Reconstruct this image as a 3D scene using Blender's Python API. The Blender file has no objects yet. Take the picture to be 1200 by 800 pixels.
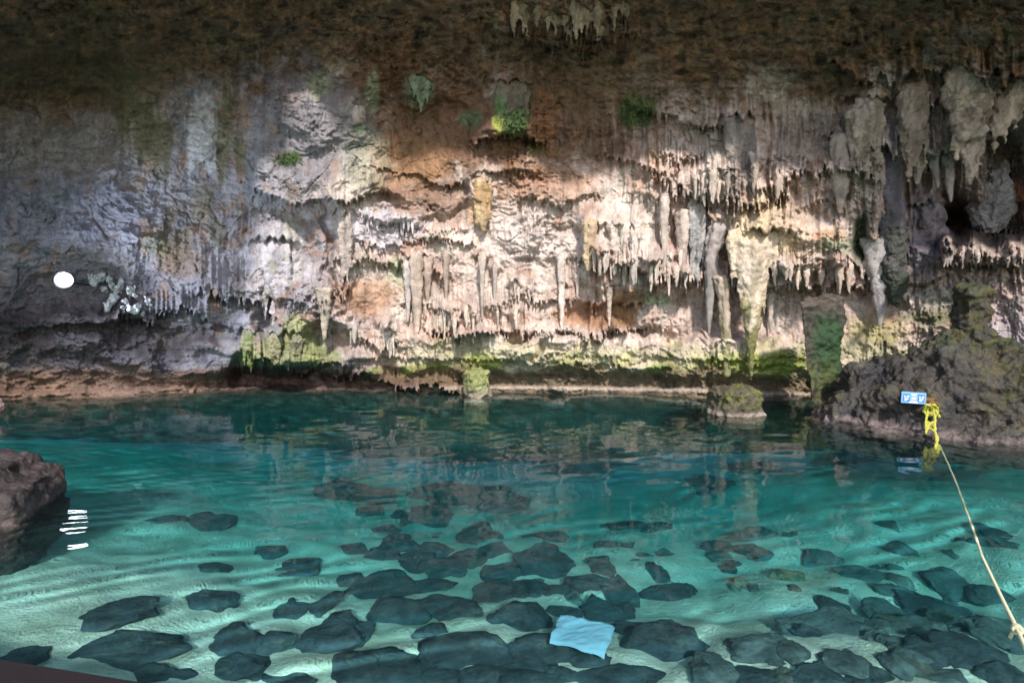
import bpy, bmesh, math, random
import numpy as np
from mathutils import Vector, Matrix
from mathutils.bvhtree import BVHTree

random.seed(7)
scene = bpy.context.scene
COL = scene.collection
rad = math.radians

# ------------------------------------------------------------------ camera
FPX = 667.0
IOR = 1.16
PITCH = math.atan(50.0 / FPX)
CAMZ = 2.0
cd = bpy.data.cameras.new('camera'); cam = bpy.data.objects.new('camera', cd)
COL.objects.link(cam)
cam.location = (0, 0, CAMZ); cam.rotation_euler = (rad(90) - PITCH, 0, 0)
cd.sensor_width = 36; cd.lens = 36 * FPX / 1200.0
cd.clip_start = 0.05; cd.clip_end = 500
scene.camera = cam
CP, SP = math.cos(PITCH), math.sin(PITCH)

def raydir(px, py):
    px = np.asarray(px, float); py = np.asarray(py, float)
    u = (px - 600) / FPX; v = (400 - py) / FPX
    return u, CP + v * SP, v * CP - SP           # x, y, z
def at(px, py, Y):
    """a pixel of the photograph at depth Y (metres from the camera along the floor)"""
    x, y, z = raydir(px, py); k = np.asarray(Y, float) / y
    return x * k, y * k, CAMZ + z * k
def atv(px, py, Y):
    a = at(px, py, Y); return Vector((float(a[0]), float(a[1]), float(a[2])))
def water_hit(px, py):
    x, y, z = raydir(px, py); k = -CAMZ / z
    return x * k, y * k

# ------------------------------------------------------------------ noise
_rng = np.random.RandomState(11)
_PERM = np.concatenate([_rng.permutation(256)] * 3)
_ang = _rng.rand(256) * 2 * np.pi
_G2 = np.stack([np.cos(_ang), np.sin(_ang)], 1)
_g = _rng.normal(size=(256, 3)); _G3 = _g / np.linalg.norm(_g, axis=1, keepdims=True)
def pn2(x, y, s=0):
    x = x + s * 37.17; y = y + s * 91.73
    xi = np.floor(x).astype(np.int64); yi = np.floor(y).astype(np.int64)
    fx = x - xi; fy = y - yi; xi &= 255; yi &= 255
    ux = fx * fx * fx * (fx * (fx * 6 - 15) + 10); uy = fy * fy * fy * (fy * (fy * 6 - 15) + 10)
    def g(ix, iy, dx, dy):
        v = _G2[_PERM[(_PERM[ix & 255] + iy) & 511]]
        return v[..., 0] * dx + v[..., 1] * dy
    a = g(xi, yi, fx, fy); b = g(xi + 1, yi, fx - 1, fy)
    c = g(xi, yi + 1, fx, fy - 1); d = g(xi + 1, yi + 1, fx - 1, fy - 1)
    return ((a + ux * (b - a)) + uy * ((c + ux * (d - c)) - (a + ux * (b - a)))) * 1.5
def fbm2(x, y, o=5, s=0, gain=0.5, lac=2.03):
    t = 0; a = 1.0
    for i in range(o):
        t = t + a * pn2(x, y, s + i * 3); x = x * lac; y = y * lac; a *= gain
    return t
def ridge2(x, y, o=4, s=0, gain=0.5):
    t = 0; a = 1.0
    for i in range(o):
        t = t + a * (1 - 2 * np.abs(pn2(x, y, s + i * 5))); x = x * 2.1; y = y * 2.1; a *= gain
    return t
def pn3(x, y, z, s=0):
    x = x + s * 17.3; y = y + s * 41.7; z = z + s * 63.1
    xi = np.floor(x).astype(np.int64); yi = np.floor(y).astype(np.int64); zi = np.floor(z).astype(np.int64)
    fx = x - xi; fy = y - yi; fz = z - zi
    w = lambda t: t * t * t * (t * (t * 6 - 15) + 10)
    ux, uy, uz = w(fx), w(fy), w(fz); r = 0
    for i in (0, 1):
        for j in (0, 1):
            for k in (0, 1):
                h = _PERM[(_PERM[(_PERM[(xi + i) & 255] + yi + j) & 511] + zi + k) & 511]
                v = _G3[h]
                d = v[..., 0] * (fx - i) + v[..., 1] * (fy - j) + v[..., 2] * (fz - k)
                r = r + d * (ux if i else 1 - ux) * (uy if j else 1 - uy) * (uz if k else 1 - uz)
    return r * 1.5
def fbm3(P, f, o=4, s=0, gain=0.5, zs=1.0):
    t = 0; a = 1.0
    x, y, z = P[:, 0] * f, P[:, 1] * f, P[:, 2] * f * zs
    for i in range(o):
        t = t + a * pn3(x, y, z, s + i * 3); x, y, z = x * 2.03, y * 2.03, z * 2.03; a *= gain
    return t
def ss(a, b, x):
    t = np.clip((x - a) / (b - a), 0, 1); return t * t * (3 - 2 * t)

# ------------------------------------------------------------------ helpers
def tag(o, label=None, cat=None, group=None, kind=None):
    if label: o['label'] = label
    if cat: o['category'] = cat
    if group: o['group'] = group
    if kind: o['kind'] = kind
    return o
def link(name, me, mat=None, parent=None, smooth=True):
    o = bpy.data.objects.new(name, me); COL.objects.link(o)
    if mat: me.materials.append(mat)
    if smooth: me.polygons.foreach_set('use_smooth', np.ones(len(me.polygons), bool))
    if parent: o.parent = parent
    return o
def empty(name, loc):
    o = bpy.data.objects.new(name, None); COL.objects.link(o); o.location = loc
    o.empty_display_size = 0.1
    return o
def to_local(o, root):
    """meshes are built in world space; move them under a thing whose base is elsewhere"""
    o.data.transform(Matrix.Translation(-root.location)); o.parent = root; return o
def np_mesh(name, V, F):
    me = bpy.data.meshes.new(name)
    V = np.ascontiguousarray(V, np.float32); F = np.ascontiguousarray(F, np.int32)
    me.vertices.add(len(V)); me.vertices.foreach_set('co', V.ravel())
    n = F.shape[1]
    me.loops.add(F.size); me.loops.foreach_set('vertex_index', F.ravel())
    me.polygons.add(len(F)); me.polygons.foreach_set('loop_start', np.arange(0, F.size, n, dtype=np.int32))
    me.update(calc_edges=True); me.validate()
    return me
def grid_faces(nr, nc):
    i = np.arange(nr * nc).reshape(nr, nc)
    return np.stack([i[:-1, :-1], i[1:, :-1], i[1:, 1:], i[:-1, 1:]], -1).reshape(-1, 4)
def set_col(me, C, name='albedo'):
    a = me.color_attributes.new(name, 'FLOAT_COLOR', 'POINT')
    D = np.ones((len(C), 4), np.float32); D[:, :3] = np.clip(C, 0.005, 1.5)
    a.data.foreach_set('color', D.ravel())
def bm_obj(name, bm, mat, parent=None, smooth=True):
    bmesh.ops.recalc_face_normals(bm, faces=bm.faces[:])
    me = bpy.data.meshes.new(name); bm.to_mesh(me); bm.free()
    return link(name, me, mat, parent, smooth)
def tube(bm, pts, radii, n=10, caps=True):
    pts = [Vector(p) for p in pts]
    if not hasattr(radii, '__len__'): radii = [radii] * len(pts)
    prev = None; rings = []
    for i, p in enumerate(pts):
        t = (pts[min(i + 1, len(pts) - 1)] - pts[max(i - 1, 0)]).normalized()
        if prev is None:
            a = t.orthogonal().normalized()
        else:
            a = (prev - t * prev.dot(t)).normalized()
        prev = a; b = t.cross(a)
        rings.append([bm.verts.new(p + (a * math.cos(q) + b * math.sin(q)) * radii[i])
                      for q in [2 * math.pi * k / n for k in range(n)]])
    for r0, r1 in zip(rings, rings[1:]):
        for k in range(n):
            bm.faces.new((r0[k], r0[(k + 1) % n], r1[(k + 1) % n], r1[k]))
    if caps:
        bm.faces.new(rings[0][::-1]); bm.faces.new(rings[-1])
def ellipsoid(bm, c, r, rot=None, sub=3):
    M = Matrix.Translation(c) @ (rot.to_matrix().to_4x4() if rot else Matrix()) @ Matrix.Diagonal((r[0], r[1], r[2], 1))
    bmesh.ops.create_icosphere(bm, subdivisions=sub, radius=1.0, matrix=M)
def boxm(bm, c, s, rot=None, bevel=0.0):
    M = Matrix.Translation(c) @ (rot.to_matrix().to_4x4() if rot else Matrix()) @ Matrix.Diagonal((s[0], s[1], s[2], 1))
    r = bmesh.ops.create_cube(bm, size=1.0, matrix=M)
    if bevel:
        es = list({e for v in r['verts'] for e in v.link_edges})
        bmesh.ops.bevel(bm, geom=es, offset=bevel, segments=2, affect='EDGES', profile=0.6)
def remeshed(bm, voxel):
    """fuse overlapping solids into one skin; returns vertex array, faces, normals"""
    me = bpy.data.meshes.new('tmp'); bm.to_mesh(me); bm.free()
    o = bpy.data.objects.new('tmp', me); COL.objects.link(o)
    m = o.modifiers.new('r', 'REMESH'); m.mode = 'VOXEL'; m.voxel_size = voxel
    dg = bpy.context.evaluated_depsgraph_get(); dg.update()
    e = bpy.data.meshes.new_from_object(o.evaluated_get(dg))
    bpy.data.objects.remove(o); bpy.data.meshes.remove(me)
    return e
def mesh_arrays(me):
    V = np.empty(len(me.vertices) * 3, np.float32); me.vertices.foreach_get('co', V)
    N = np.empty(len(me.vertices) * 3, np.float32); me.vertex_normals.foreach_get('vector', N)
    return V.reshape(-1, 3).astype(float), N.reshape(-1, 3).astype(float)
def put(me, V):
    me.vertices.foreach_set('co', np.ascontiguousarray(V, np.float32).ravel()); me.update()

# ------------------------------------------------------------------ materials
def new_mat(name):
    m = bpy.data.materials.new(name); m.use_nodes = True
    nt = m.node_tree; bs = nt.nodes['Principled BSDF']
    return m, nt, bs
def N(nt, t, **k):
    n = nt.nodes.new(t)
    for a, b in k.items(): setattr(n, a, b)
    return n
def rock_material(name, bump=0.03, scale=9.0, rough=0.85, spec=0.25, var=0.35, speck=True):
    m, nt, bs = new_mat(name); L = nt.links.new
    at_ = N(nt, 'ShaderNodeAttribute', attribute_name='albedo')
    tc = N(nt, 'ShaderNodeTexCoord')
    n1 = N(nt, 'ShaderNodeTexNoise'); n1.inputs['Scale'].default_value = 2.3; n1.inputs['Detail'].default_value = 8; n1.inputs['Roughness'].default_value = .68
    n2 = N(nt, 'ShaderNodeTexNoise'); n2.inputs['Scale'].default_value = 26; n2.inputs['Detail'].default_value = 6; n2.inputs['Roughness'].default_value = .7
    L(tc.outputs['Object'], n1.inputs['Vector']); L(tc.outputs['Object'], n2.inputs['Vector'])
    mr = N(nt, 'ShaderNodeMapRange'); mr.inputs['From Min'].default_value = .3; mr.inputs['From Max'].default_value = .7
    mr.inputs['To Min'].default_value = 1 - var; mr.inputs['To Max'].default_value = 1 + var * .7
    L(n1.outputs['Fac'], mr.inputs['Value'])
    mr2 = N(nt, 'ShaderNodeMapRange'); mr2.inputs['From Min'].default_value = .3; mr2.inputs['From Max'].default_value = .7
    mr2.inputs['To Min'].default_value = 1 - var * .8; mr2.inputs['To Max'].default_value = 1 + var * .5
    L(n2.outputs['Fac'], mr2.inputs['Value'])
    mul = N(nt, 'ShaderNodeMath', operation='MULTIPLY'); L(mr.outputs['Result'], mul.inputs[0]); L(mr2.outputs['Result'], mul.inputs[1])
    vm = N(nt, 'ShaderNodeVectorMath', operation='SCALE'); L(at_.outputs['Color'], vm.inputs[0]); L(mul.outputs[0], vm.inputs['Scale'])
    L(vm.outputs['Vector'], bs.inputs['Base Color'])
    n3 = N(nt, 'ShaderNodeTexNoise'); n3.inputs['Scale'].default_value = scale; n3.inputs['Detail'].default_value = 10; n3.inputs['Roughness'].default_value = .66; n3.inputs['Distortion'].default_value = .4
    L(tc.outputs['Object'], n3.inputs['Vector'])
    vo = N(nt, 'ShaderNodeTexVoronoi', feature='F1'); vo.inputs['Scale'].default_value = scale * 2.2
    L(tc.outputs['Object'], vo.inputs['Vector'])
    ad = N(nt, 'ShaderNodeMath', operation='MULTIPLY_ADD'); L(vo.outputs['Distance'], ad.inputs[0]); ad.inputs[1].default_value = -.35; L(n3.outputs['Fac'], ad.inputs[2])
    b = N(nt, 'ShaderNodeBump'); b.inputs['Strength'].default_value = .9; b.inputs['Distance'].default_value = bump
    L(ad.outputs[0], b.inputs['Height']); L(b.outputs['Normal'], bs.inputs['Normal'])
    bs.inputs['Roughness'].default_value = rough; bs.inputs['Specular IOR Level'].default_value = spec
    return m
def plain(name, col, rough=.6, metal=0.0, bump=0.0, bscale=60, var=.25, spec=.4):
    m, nt, bs = new_mat(name); L = nt.links.new
    tc = N(nt, 'ShaderNodeTexCoord'); n = N(nt, 'ShaderNodeTexNoise'); n.inputs['Scale'].default_value = bscale; n.inputs['Detail'].default_value = 6
    L(tc.outputs['Object'], n.inputs['Vector'])
    r = N(nt, 'ShaderNodeMix', data_type='RGBA'); L(n.outputs['Fac'], r.inputs['Factor'])
    r.inputs['A'].default_value = (*[c * (1 - var) for c in col], 1); r.inputs['B'].default_value = (*[min(1, c * (1 + var)) for c in col], 1)
    L(r.outputs['Result'], bs.inputs['Base Color'])
    bs.inputs['Roughness'].default_value = rough; bs.inputs['Metallic'].default_value = metal; bs.inputs['Specular IOR Level'].default_value = spec
    if bump:
        b = N(nt, 'ShaderNodeBump'); b.inputs['Distance'].default_value = bump; L(n.outputs['Fac'], b.inputs['Height']); L(b.outputs['Normal'], bs.inputs['Normal'])
    return m

M_WALL = rock_material('limestone', .035, 9, .82, .25, .38)
M_DRIP = rock_material('dripstone', .02, 14, .75, .3, .32)
M_ROCK = rock_material('boulder_rock', .06, 8, .65, .4, .5)
M_BEDROCK = rock_material('algae_rock', .03, 12, .9, .1, .35)

# palette (linear base colours)
CREAM = (.55, .43, .37); PINK = (.56, .41, .35); LAV = (.29, .28, .32); GREY = (.22, .21, .215); PALE = (.60, .52, .455)
BROWN = (.165, .085, .045); DBROWN = (.15, .095, .055); OLIVE = (.17, .16, .06); MOSS = (.06, .095, .03); YGREEN = (.40, .385, .17)
RUST = (.36, .18, .085); REDBR = (.16, .095, .075); PURPLE = (.20, .17, .20); GBROWN = (.24, .19, .15); MINT = (.19, .25, .16); ORANGE = (.44, .28, .14)

# ------------------------------------------------------------------ what hangs on the wall: (px, py, half width in px) from root to tip
SPECS = []
def cone(px, a, b, w, tip=1.0, mid=.7): return [(px, a, w), (px, a * .6 + b * .4, w * mid), (px, a * .2 + b * .8, w * mid * .6), (px, b, tip)]
def stalactite(*a, **k): SPECS.append((a, k))
TAN = (.46, .37, .29); YEL = (.50, .43, .25); DGREY = (.17, .15, .145)
stalactite(cone(488, 298, 398, 7, 1.5, .95), 'slender tan stalactite with long straight shadow over the left end of the dark ledge', TAN, .42)
stalactite(cone(478, 306, 376, 6, 1.2), 'pale thin stalactite just left of the slender tan stalactite with long shadow', (.55, .51, .50), .25)
stalactite(cone(501, 302, 356, 6, 1.2), 'brownish stalactite just right of the slender tan stalactite with long shadow', (.30, .23, .18), .2)
stalactite(cone(523, 296, 360, 4, 1), 'thin dark brown stalactite halfway between the tan stalactite and the pale needle pair', (.27, .19, .14), .15)
stalactite(cone(565, 300, 374, 4, 1), 'white needle stalactite straight below the orange stone block', PALE, .22)
stalactite(cone(580, 312, 364, 3, 1), 'grey needle stalactite to the right of the white needle below the orange block', (.36, .30, .26), .2)
stalactite(cone(658, 302, 388, 5, 1.2, .8), 'long thin pale stalactite reaching the right end of the dark ledge shadow', PALE, .35)
stalactite(cone(714, 338, 382, 4, 1), 'small pale stalactite over the rust coloured patch right of centre', (.52, .44, .36), .2)
stalactite([(691, 262, 8), (691, 285, 7), (690, 305, 6), (690, 317, 2)], 'ochre stalactite at the left corner of the dark central cavity', (.52, .38, .21), .3)
stalactite(cone(720, 266, 322, 8, 1.5), 'broad white stalactite beside the ochre one above the central cavity', PALE, .35)
stalactite(cone(732, 262, 334, 7, 1.2), 'longest white stalactite in the pair above the central cavity', (.64, .58, .48), .4)
stalactite(cone(744, 280, 322, 5, 1), 'short white stalactite right of the white pair above the central cavity', PALE, .3)
stalactite(cone(779, 232, 320, 5, 1.2, .85), 'narrow grey pink stalactite at the middle of the central cavity', (.45, .38, .34), .35)
stalactite(cone(800, 248, 328, 8, 1.2), 'cream stalactite left of the grey flowstone curtain', PALE, .35)
stalactite([(838, 258, 5), (838, 270, 11), (837, 284, 10), (834, 300, 8), (833, 330, 7), (832, 362, 4), (831, 392, 1.5)], 'long blue grey stalactite with a round knob at its top', (.33, .34, .35), .55, tipcol=(.24, .22, .20), nring=60)
stalactite([(846, 325, 8), (849, 360, 6), (852, 400, 5), (852, 440, 4)], 'thin mossy stalactite column left of the big yellow one', (.45, .39, .28), .4, tipcol=(.24, .23, .10))
stalactite(cone(903, 332, 388, 6, 1.2), 'small pale stalactite right of the big yellow one', (.50, .42, .35), .35)
stalactite([(985, 160, 10), (986, 195, 10), (985, 225, 7), (984, 250, 1.5)], 'brown grey pointed stalactite left of the bulging tan stone', (.30, .24, .20), .4)
stalactite([(1032, 280, 18), (1032, 315, 16), (1032, 345, 9), (1031, 382, 1.5)], 'grey triangular stalactite right above the square stone post', (.37, .35, .34), .35, flat=.6)
stalactite([(1078, 170, 8), (1077, 195, 6), (1075, 215, 2)], 'small finger of stone beside the brown tan hanging stone', (.34, .27, .22), .5)
stalactite([(1092, 150, 6), (1094, 190, 5), (1098, 220, 2)], 'narrow pale stalactite in the gap left of the big bulging one', (.42, .38, .38), .4)
stalactite([(1110, 180, 6), (1112, 210, 5), (1114, 236, 1.5)], 'crooked lilac grey stalactite below the big bulging one', (.36, .32, .33), .4)
stalactite(cone(380, 338, 398, 8, 2), 'ochre pale stalactite below the tall shadow on the left wall', (.46, .39, .27), .3)

FLAT = (1, 1, 1, .97, .92, .82, .6); TAPER = (.7, 1.0, 1, .85, .65, .42, .16); GROW = (.4, .55, .7, .85, 1, 1.05, 1.0)
def drape(pts, cones, label, col, **k): SPECS.append(((pts, label, col), dict(k, cones=cones)))
# stones made of several fused columns: cones = (px, top, tip, half width, metres behind the axis)
drape([(884, 270, 26), (882, 330, 16), (879, 444, 6)], [(880, 262, 446, 11, .0), (868, 268, 352, 7, .03), (896, 266, 368, 7, .03), (908, 262, 336, 6, .06), (858, 270, 334, 6, .06), (888, 266, 398, 8, -.02), (874, 268, 384, 7, -.01)],
      'big yellow cream flowstone column tapering down to the mossy water stub', (.60, .48, .37), prot=.95, tipcol=(.17, .165, .06), stains=(((.46, .37, .20), .1, 3, .6), ((.62, .52, .42), .1, 5, .7)), amp=.03)
drape([(866, 135, 16), (864, 190, 12), (862, 234, 4)], [(852, 138, 206, 4, .02), (859, 134, 238, 5, 0), (867, 136, 222, 5, .01), (875, 138, 232, 4, .02), (882, 140, 204, 4, .04)], 'dark grey streaked curtain of stone hanging from the upper right wall', (.20, .17, .15), prot=.12, amp=.03)
drape([(1016, 115, 16), (1010, 178, 14), (1006, 208, 6)], [(1016, 112, 208, 11, 0), (1006, 118, 206, 8, -.03), (1025, 114, 197, 9, .03), (999, 124, 190, 7, .05), (1031, 122, 202, 5, .05)],
      'bulging tan stone with ragged base left of the dark purple column', (.34, .27, .21), prot=.4, stains=(((.17, .13, .09), .1, 3, .7),), amp=.05)
drape([(1043, 126, 12), (1044, 240, 13), (1050, 352, 10)], [(1043, 126, 338, 11, 0), (1051, 236, 354, 11, -.03), (1038, 250, 338, 9, .02), (1043, 180, 300, 11, 0), (1047, 300, 350, 9, -.06)],
      'long dark purple grey column with green black tip', (.145, .125, .145), prot=.45, tipcol=(.045, .05, .035), stains=(((.24, .21, .24), .1, 4, .7), ((.10, .075, .07), .0, 2.5, .6)), prof=FLAT, amp=.045)
drape([(1072, 88, 15), (1070, 150, 15), (1066, 212, 5)], [(1065, 88, 214, 9, 0), (1076, 88, 208, 9, -.03), (1059, 96, 192, 7, .03), (1084, 94, 198, 6, .05), (1071, 100, 180, 11, 0)],
      'brown tan hanging stone just right of the dark purple column', (.30, .23, .18), prot=.5, stains=(((.16, .12, .08), .05, 3, .7),), amp=.05)
drape([(1088, 238, 16), (1090, 265, 18), (1078, 334, 5)], [(1085, 240, 326, 12, 0), (1097, 246, 302, 11, .03), (1078, 250, 336, 6, 0), (1092, 244, 282, 13, -.05)],
      'purple grey knobbed stone right of the dark column foot', (.22, .185, .20), prot=.35, tipcol=(.08, .065, .055), stains=(((.12, .095, .09), .05, 3, .7),), amp=.05)
drape([(1136, 58, 26), (1133, 150, 24), (1142, 214, 5)], [(1127, 58, 168, 16, 0), (1147, 60, 175, 15, -.05), (1137, 96, 216, 11, -.05), (1115, 76, 152, 9, .05), (1157, 84, 164, 9, .05), (1144, 146, 208, 8, -.03), (1132, 120, 176, 20, -.02), (1121, 140, 184, 8, .02)],
      'big bulging cream stalactite under the roof at the right', (.40, .31, .24), prot=.7, stains=(((.20, .15, .10), .05, 2.5, .75), ((.52, .43, .33), .15, 4, .7)), amp=.09, f=3.5)
drape([(1196, 90, 16), (1186, 125, 15), (1166, 176, 5)], [(1202, 78, 134, 14, 0), (1190, 92, 152, 11, 0), (1177, 112, 168, 8, 0), (1166, 130, 180, 5, .02), (1212, 80, 150, 9, 0)],
      'tan drape of stone leaning left at the right edge of the cave', (.38, .29, .22), prot=.55, stains=(((.20, .15, .10), .05, 3, .7),), amp=.05)
drape([(1166, 180, 10), (1160, 222, 22), (1160, 251, 26)], [(1160, 182, 252, 17, 0), (1173, 188, 249, 13, .02), (1149, 200, 252, 14, .02), (1164, 196, 246, 20, -.03)],
      'grey hanging slab with flat base in the dark hollow at the right', (.27, .245, .245), prot=-.2, stains=(((.16, .13, .12), .05, 3, .6),), prof=GROW, amp=.07, name='hanging_slab', cat='rock slab', group='blocks of loose stone')
drape([(320, 280, 16), (319, 330, 14), (316, 380, 6)], [(311, 280, 374, 7, 0), (320, 278, 382, 7, -.02), (328, 284, 362, 6, 0), (337, 286, 374, 5, .04), (303, 286, 334, 5, .04)],
      'broad lilac white column of fused dripstone on the left wall', (.44, .41, .44), prot=.35, stains=(((.30, .29, .20), .1, 4, .6),), amp=.035)
drape([(293, 386, 10), (293, 410, 9), (294, 434, 6)], [(287, 388, 428, 5, 0), (294, 386, 436, 6, -.02), (301, 390, 424, 4, .02)], 'green mossy blunt stalactite low above the dark water undercut', (.20, .21, .10), prot=.3, stains=(((.12, .17, .04), .0, 4, .8),), amp=.03)
drape([(324, 390, 8), (322, 412, 7), (323, 430, 4)], [(320, 392, 424, 5, 0), (327, 390, 430, 5, .02)], 'olive green stalactite right of the green mossy blunt one', (.26, .24, .14), prot=.25, stains=(((.16, .19, .05), .0, 4, .7),), amp=.03)
drape([(342, 388, 10), (341, 412, 9), (340, 432, 4)], [(337, 390, 432, 6, 0), (346, 388, 426, 6, .02), (352, 394, 418, 4, .05)], 'broad olive stalactite under the grey brown bulge at the left', (.27, .25, .17), prot=.22, stains=(((.18, .20, .06), .0, 4, .7),), amp=.03)
drape([(405, 248, 9), (405, 300, 8), (402, 352, 2)], [(401, 250, 354, 5, 0), (408, 248, 336, 6, -.02)], 'tall tan stalactite beside a deep vertical shadow left of centre', (.42, .35, .31), prot=.25, stains=(((.28, .2, .14), .1, 4, .6),), amp=.03)
drape([(817, 230, 11), (816, 280, 9), (816, 334, 3)], [(811, 230, 326, 6, 0), (818, 228, 338, 6, -.02), (824, 234, 318, 4, .02)], 'grey curtain stalactite left of the grey knobbed stalactite', (.34, .32, .31), prot=.3, amp=.025)
drape([(600, 94, 22), (600, 130, 18), (598, 162, 8)], [(591, 94, 150, 8, 0), (600, 92, 163, 8, -.02), (609, 94, 153, 8, 0), (584, 102, 142, 6, .04), (616, 100, 147, 6, .04)],
      'green algae covered drape of stone below the roof, upper centre', (.18, .145, .10), prot=.15, stains=(((.16, .22, .12), .0, 3, .8), ((.07, .13, .03), .1, 4, .85)), amp=.05)
drape([(490, 84, 10), (494, 104, 8), (500, 128, 3)], [(485, 84, 114, 6, 0), (493, 88, 129, 6, 0), (500, 96, 121, 4, .02)], 'mint green drape of stone left of the algae covered one', (.19, .21, .13), prot=.08, stains=(((.24, .33, .2), .0, 4, .8),), amp=.04)
drape([(566, 208, 11), (566, 240, 10), (565, 266, 8)], [(560, 208, 260, 6, 0), (567, 206, 267, 6, -.02), (573, 210, 257, 4, .02)], 'short blunt orange stone block casting a dark shadow at mid wall', (.42, .27, .13), prot=.25, tipcol=(.50, .36, .21), stains=(((.30, .17, .08), .1, 4, .7),), prof=FLAT, amp=.03)
def teeth(n, pts, lo, hi, w, prot, col, label, group, tipcol=None, name='stalactite'):
    xs = [p[0] for p in pts]; ys = [p[1] for p in pts]
    clumps = [random.uniform(xs[0], xs[-1]) for _ in range(max(2, n // 4))]
    for i in range(n):
        px = min(max(random.choice(clumps) + random.gauss(0, (xs[-1] - xs[0]) / 18), xs[0]), xs[-1]) if i % 3 else random.uniform(xs[0], xs[-1])
        py = float(np.interp(px, xs, ys)) + random.gauss(0, 4); h = (lo + (hi - lo) * min(1.6, random.expovariate(1.6))) * .9; ww = w * random.uniform(.45, 1.2)
        j = random.uniform(.8, 1.15)
        stalactite([(px, py - h * .9, ww), (px + random.uniform(-1, 1), py - h * .3, ww * .8), (px + random.uniform(-1.5, 1.5), py + h * .35, ww * .45), (px, py + h * .7, .8)],
                   label, [c * j for c in col], prot * random.uniform(.5, 1.0), group=group, nring=22, nseg=14, tipcol=tipcol)
teeth(18, [(690, 308), (760, 320), (838, 328)], 14, 26, 4, .4, PALE, 'short pale stalactite fringing the dark cavity right of centre', 'short stalactites over the central cavity')
teeth(12, [(905, 322), (960, 326), (1012, 326)], 10, 18, 4, .45, (.42, .33, .26), 'short tan stalactite over the dark slot behind the square post', 'short stalactites over the slot behind the post')
teeth(9, [(510, 380), (600, 378), (680, 378)], 10, 20, 3.2, .35, (.56, .50, .38), 'tiny cream stalactite on the lip of the long dark ledge at centre', 'tiny stalactites on the long ledge')
teeth(14, [(1106, 302), (1150, 306), (1198, 302)], 7, 13, 3, .4, (.42, .33, .30), 'tiny pinkish stalactite under the thin dark ledge at the right edge', 'tiny stalactites under the right ledge')
teeth(9, [(425, 262), (480, 268), (548, 274)], 8, 15, 2.6, .2, (.54, .50, .52), 'tiny lilac white stalactite in the close rows left of the orange block', 'tiny stalactites left of the orange block')
teeth(14, [(780, 205), (830, 222), (925, 222)], 14, 30, 4.5, .3, (.48, .38, .31), 'pinkish stalactite in the upper curtain of the right wall', 'stalactites of the upper right curtain')
for q_, (cx_, tp_, lb_) in enumerate(((618, 14, 'leftmost ragged tan drip curtain on the dark roof at the top of the photo'), (654, 22, 'second ragged tan drip curtain from the left on the dark roof, the longest fingers'),
                                (692, 20, 'third ragged tan drip curtain from the left on the dark roof'), (730, 10, 'rightmost ragged tan drip curtain on the dark roof at the top of the photo'))):
    cn_ = [(cx_ + random.uniform(-19, 19), tp_ - random.uniform(14, 26), tp_ + random.uniform(4, 34), random.uniform(3.5, 6.5), random.uniform(-.05, .12)) for _ in range(9)]
    drape([(cx_, tp_ - 14, 16), (cx_, tp_ + 10, 12), (cx_, tp_ + 28, 4)], cn_, lb_, (.26, .20, .13), prot=.1, amp=.04, stains=(((.14, .12, .05), .05, 4, .7),), group='drip curtains on the roof')
teeth(9, [(580, 338), (625, 345), (680, 340)], 10, 18, 2.6, .22, PALE, 'tiny white stalactite above the long dark ledge at centre', 'tiny white stalactites above the long ledge')
teeth(9, [(385, 385), (430, 395), (470, 400)], 12, 22, 4, .25, (.50, .46, .38), 'short cream stalactite over the dark hollow left of the tan stalactite', 'short stalactites over the left hollow')

# ------------------------------------------------------------------ cave wall (one sheet from under water up to the roof's lip)
px_d = np.arange(-30, 1231, 1.2)
px_l = -30 - np.cumsum(np.linspace(3, 40, 40)); px_r = 1230 + np.cumsum(np.linspace(3, 40, 40))
PX = np.concatenate([px_l[::-1], px_d, px_r])
PY = np.concatenate([np.arange(-460, -30, 6.0), np.arange(-30, 480, 1.0), np.arange(480, 640, 8.0)])
gx, gy = np.meshgrid(PX, PY)
WL = np.interp(PX, [-200, 0, 120, 250, 400, 600, 800, 940, 1100, 1300], [474, 466, 462, 458, 458, 457, 460, 465, 468, 474])
Y0 = 2.0 * FPX / (WL - 350)
side = np.abs(PX - 600) / FPX
Y0F = Y0.copy()
Y0 = np.minimum(Y0, np.where(PX < 600, 11.2, 13.0) / np.maximum(side, .01))
Y0 = np.maximum(Y0, 3.0)[None, :] * np.ones_like(gy)
# a smoothed copy so that the wraparound has no crease
def smin(a, b, k):
    h = np.clip(.5 + .5 * (b - a) / k, 0, 1); return b + (a - b) * h - k * h * (1 - h)

# roof: height of the corner where wall turns into roof, along the wall
ZC = np.interp(PX, [-300, 0, 150, 300, 450, 600, 760, 900, 1050, 1200, 1500], [6.2, 6.3, 6.5, 7.0, 6.9, 6.7, 6.4, 6.2, 5.7, 5.5, 5.4])
ZC = ZC + .25 * pn2(PX / 90, PX * 0, 4)
SL = np.interp(PX, [100, 330], [.24, .55])[None, :]
Yc = (ZC[None, :] - CAMZ + SL * Y0F[None, :]) / np.maximum((350 - gy) / FPX + SL, .12)
Yc = np.where((350 - gy) / FPX + SL < .12, 99, Yc)

P = np.zeros_like(gx)                      # protrusion towards the camera, metres
wx = gx + 16 * fbm2(gx / 60, gy / 60, 3, 1); wy = gy + 16 * fbm2(gx / 60, gy / 60, 3, 2)

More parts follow.
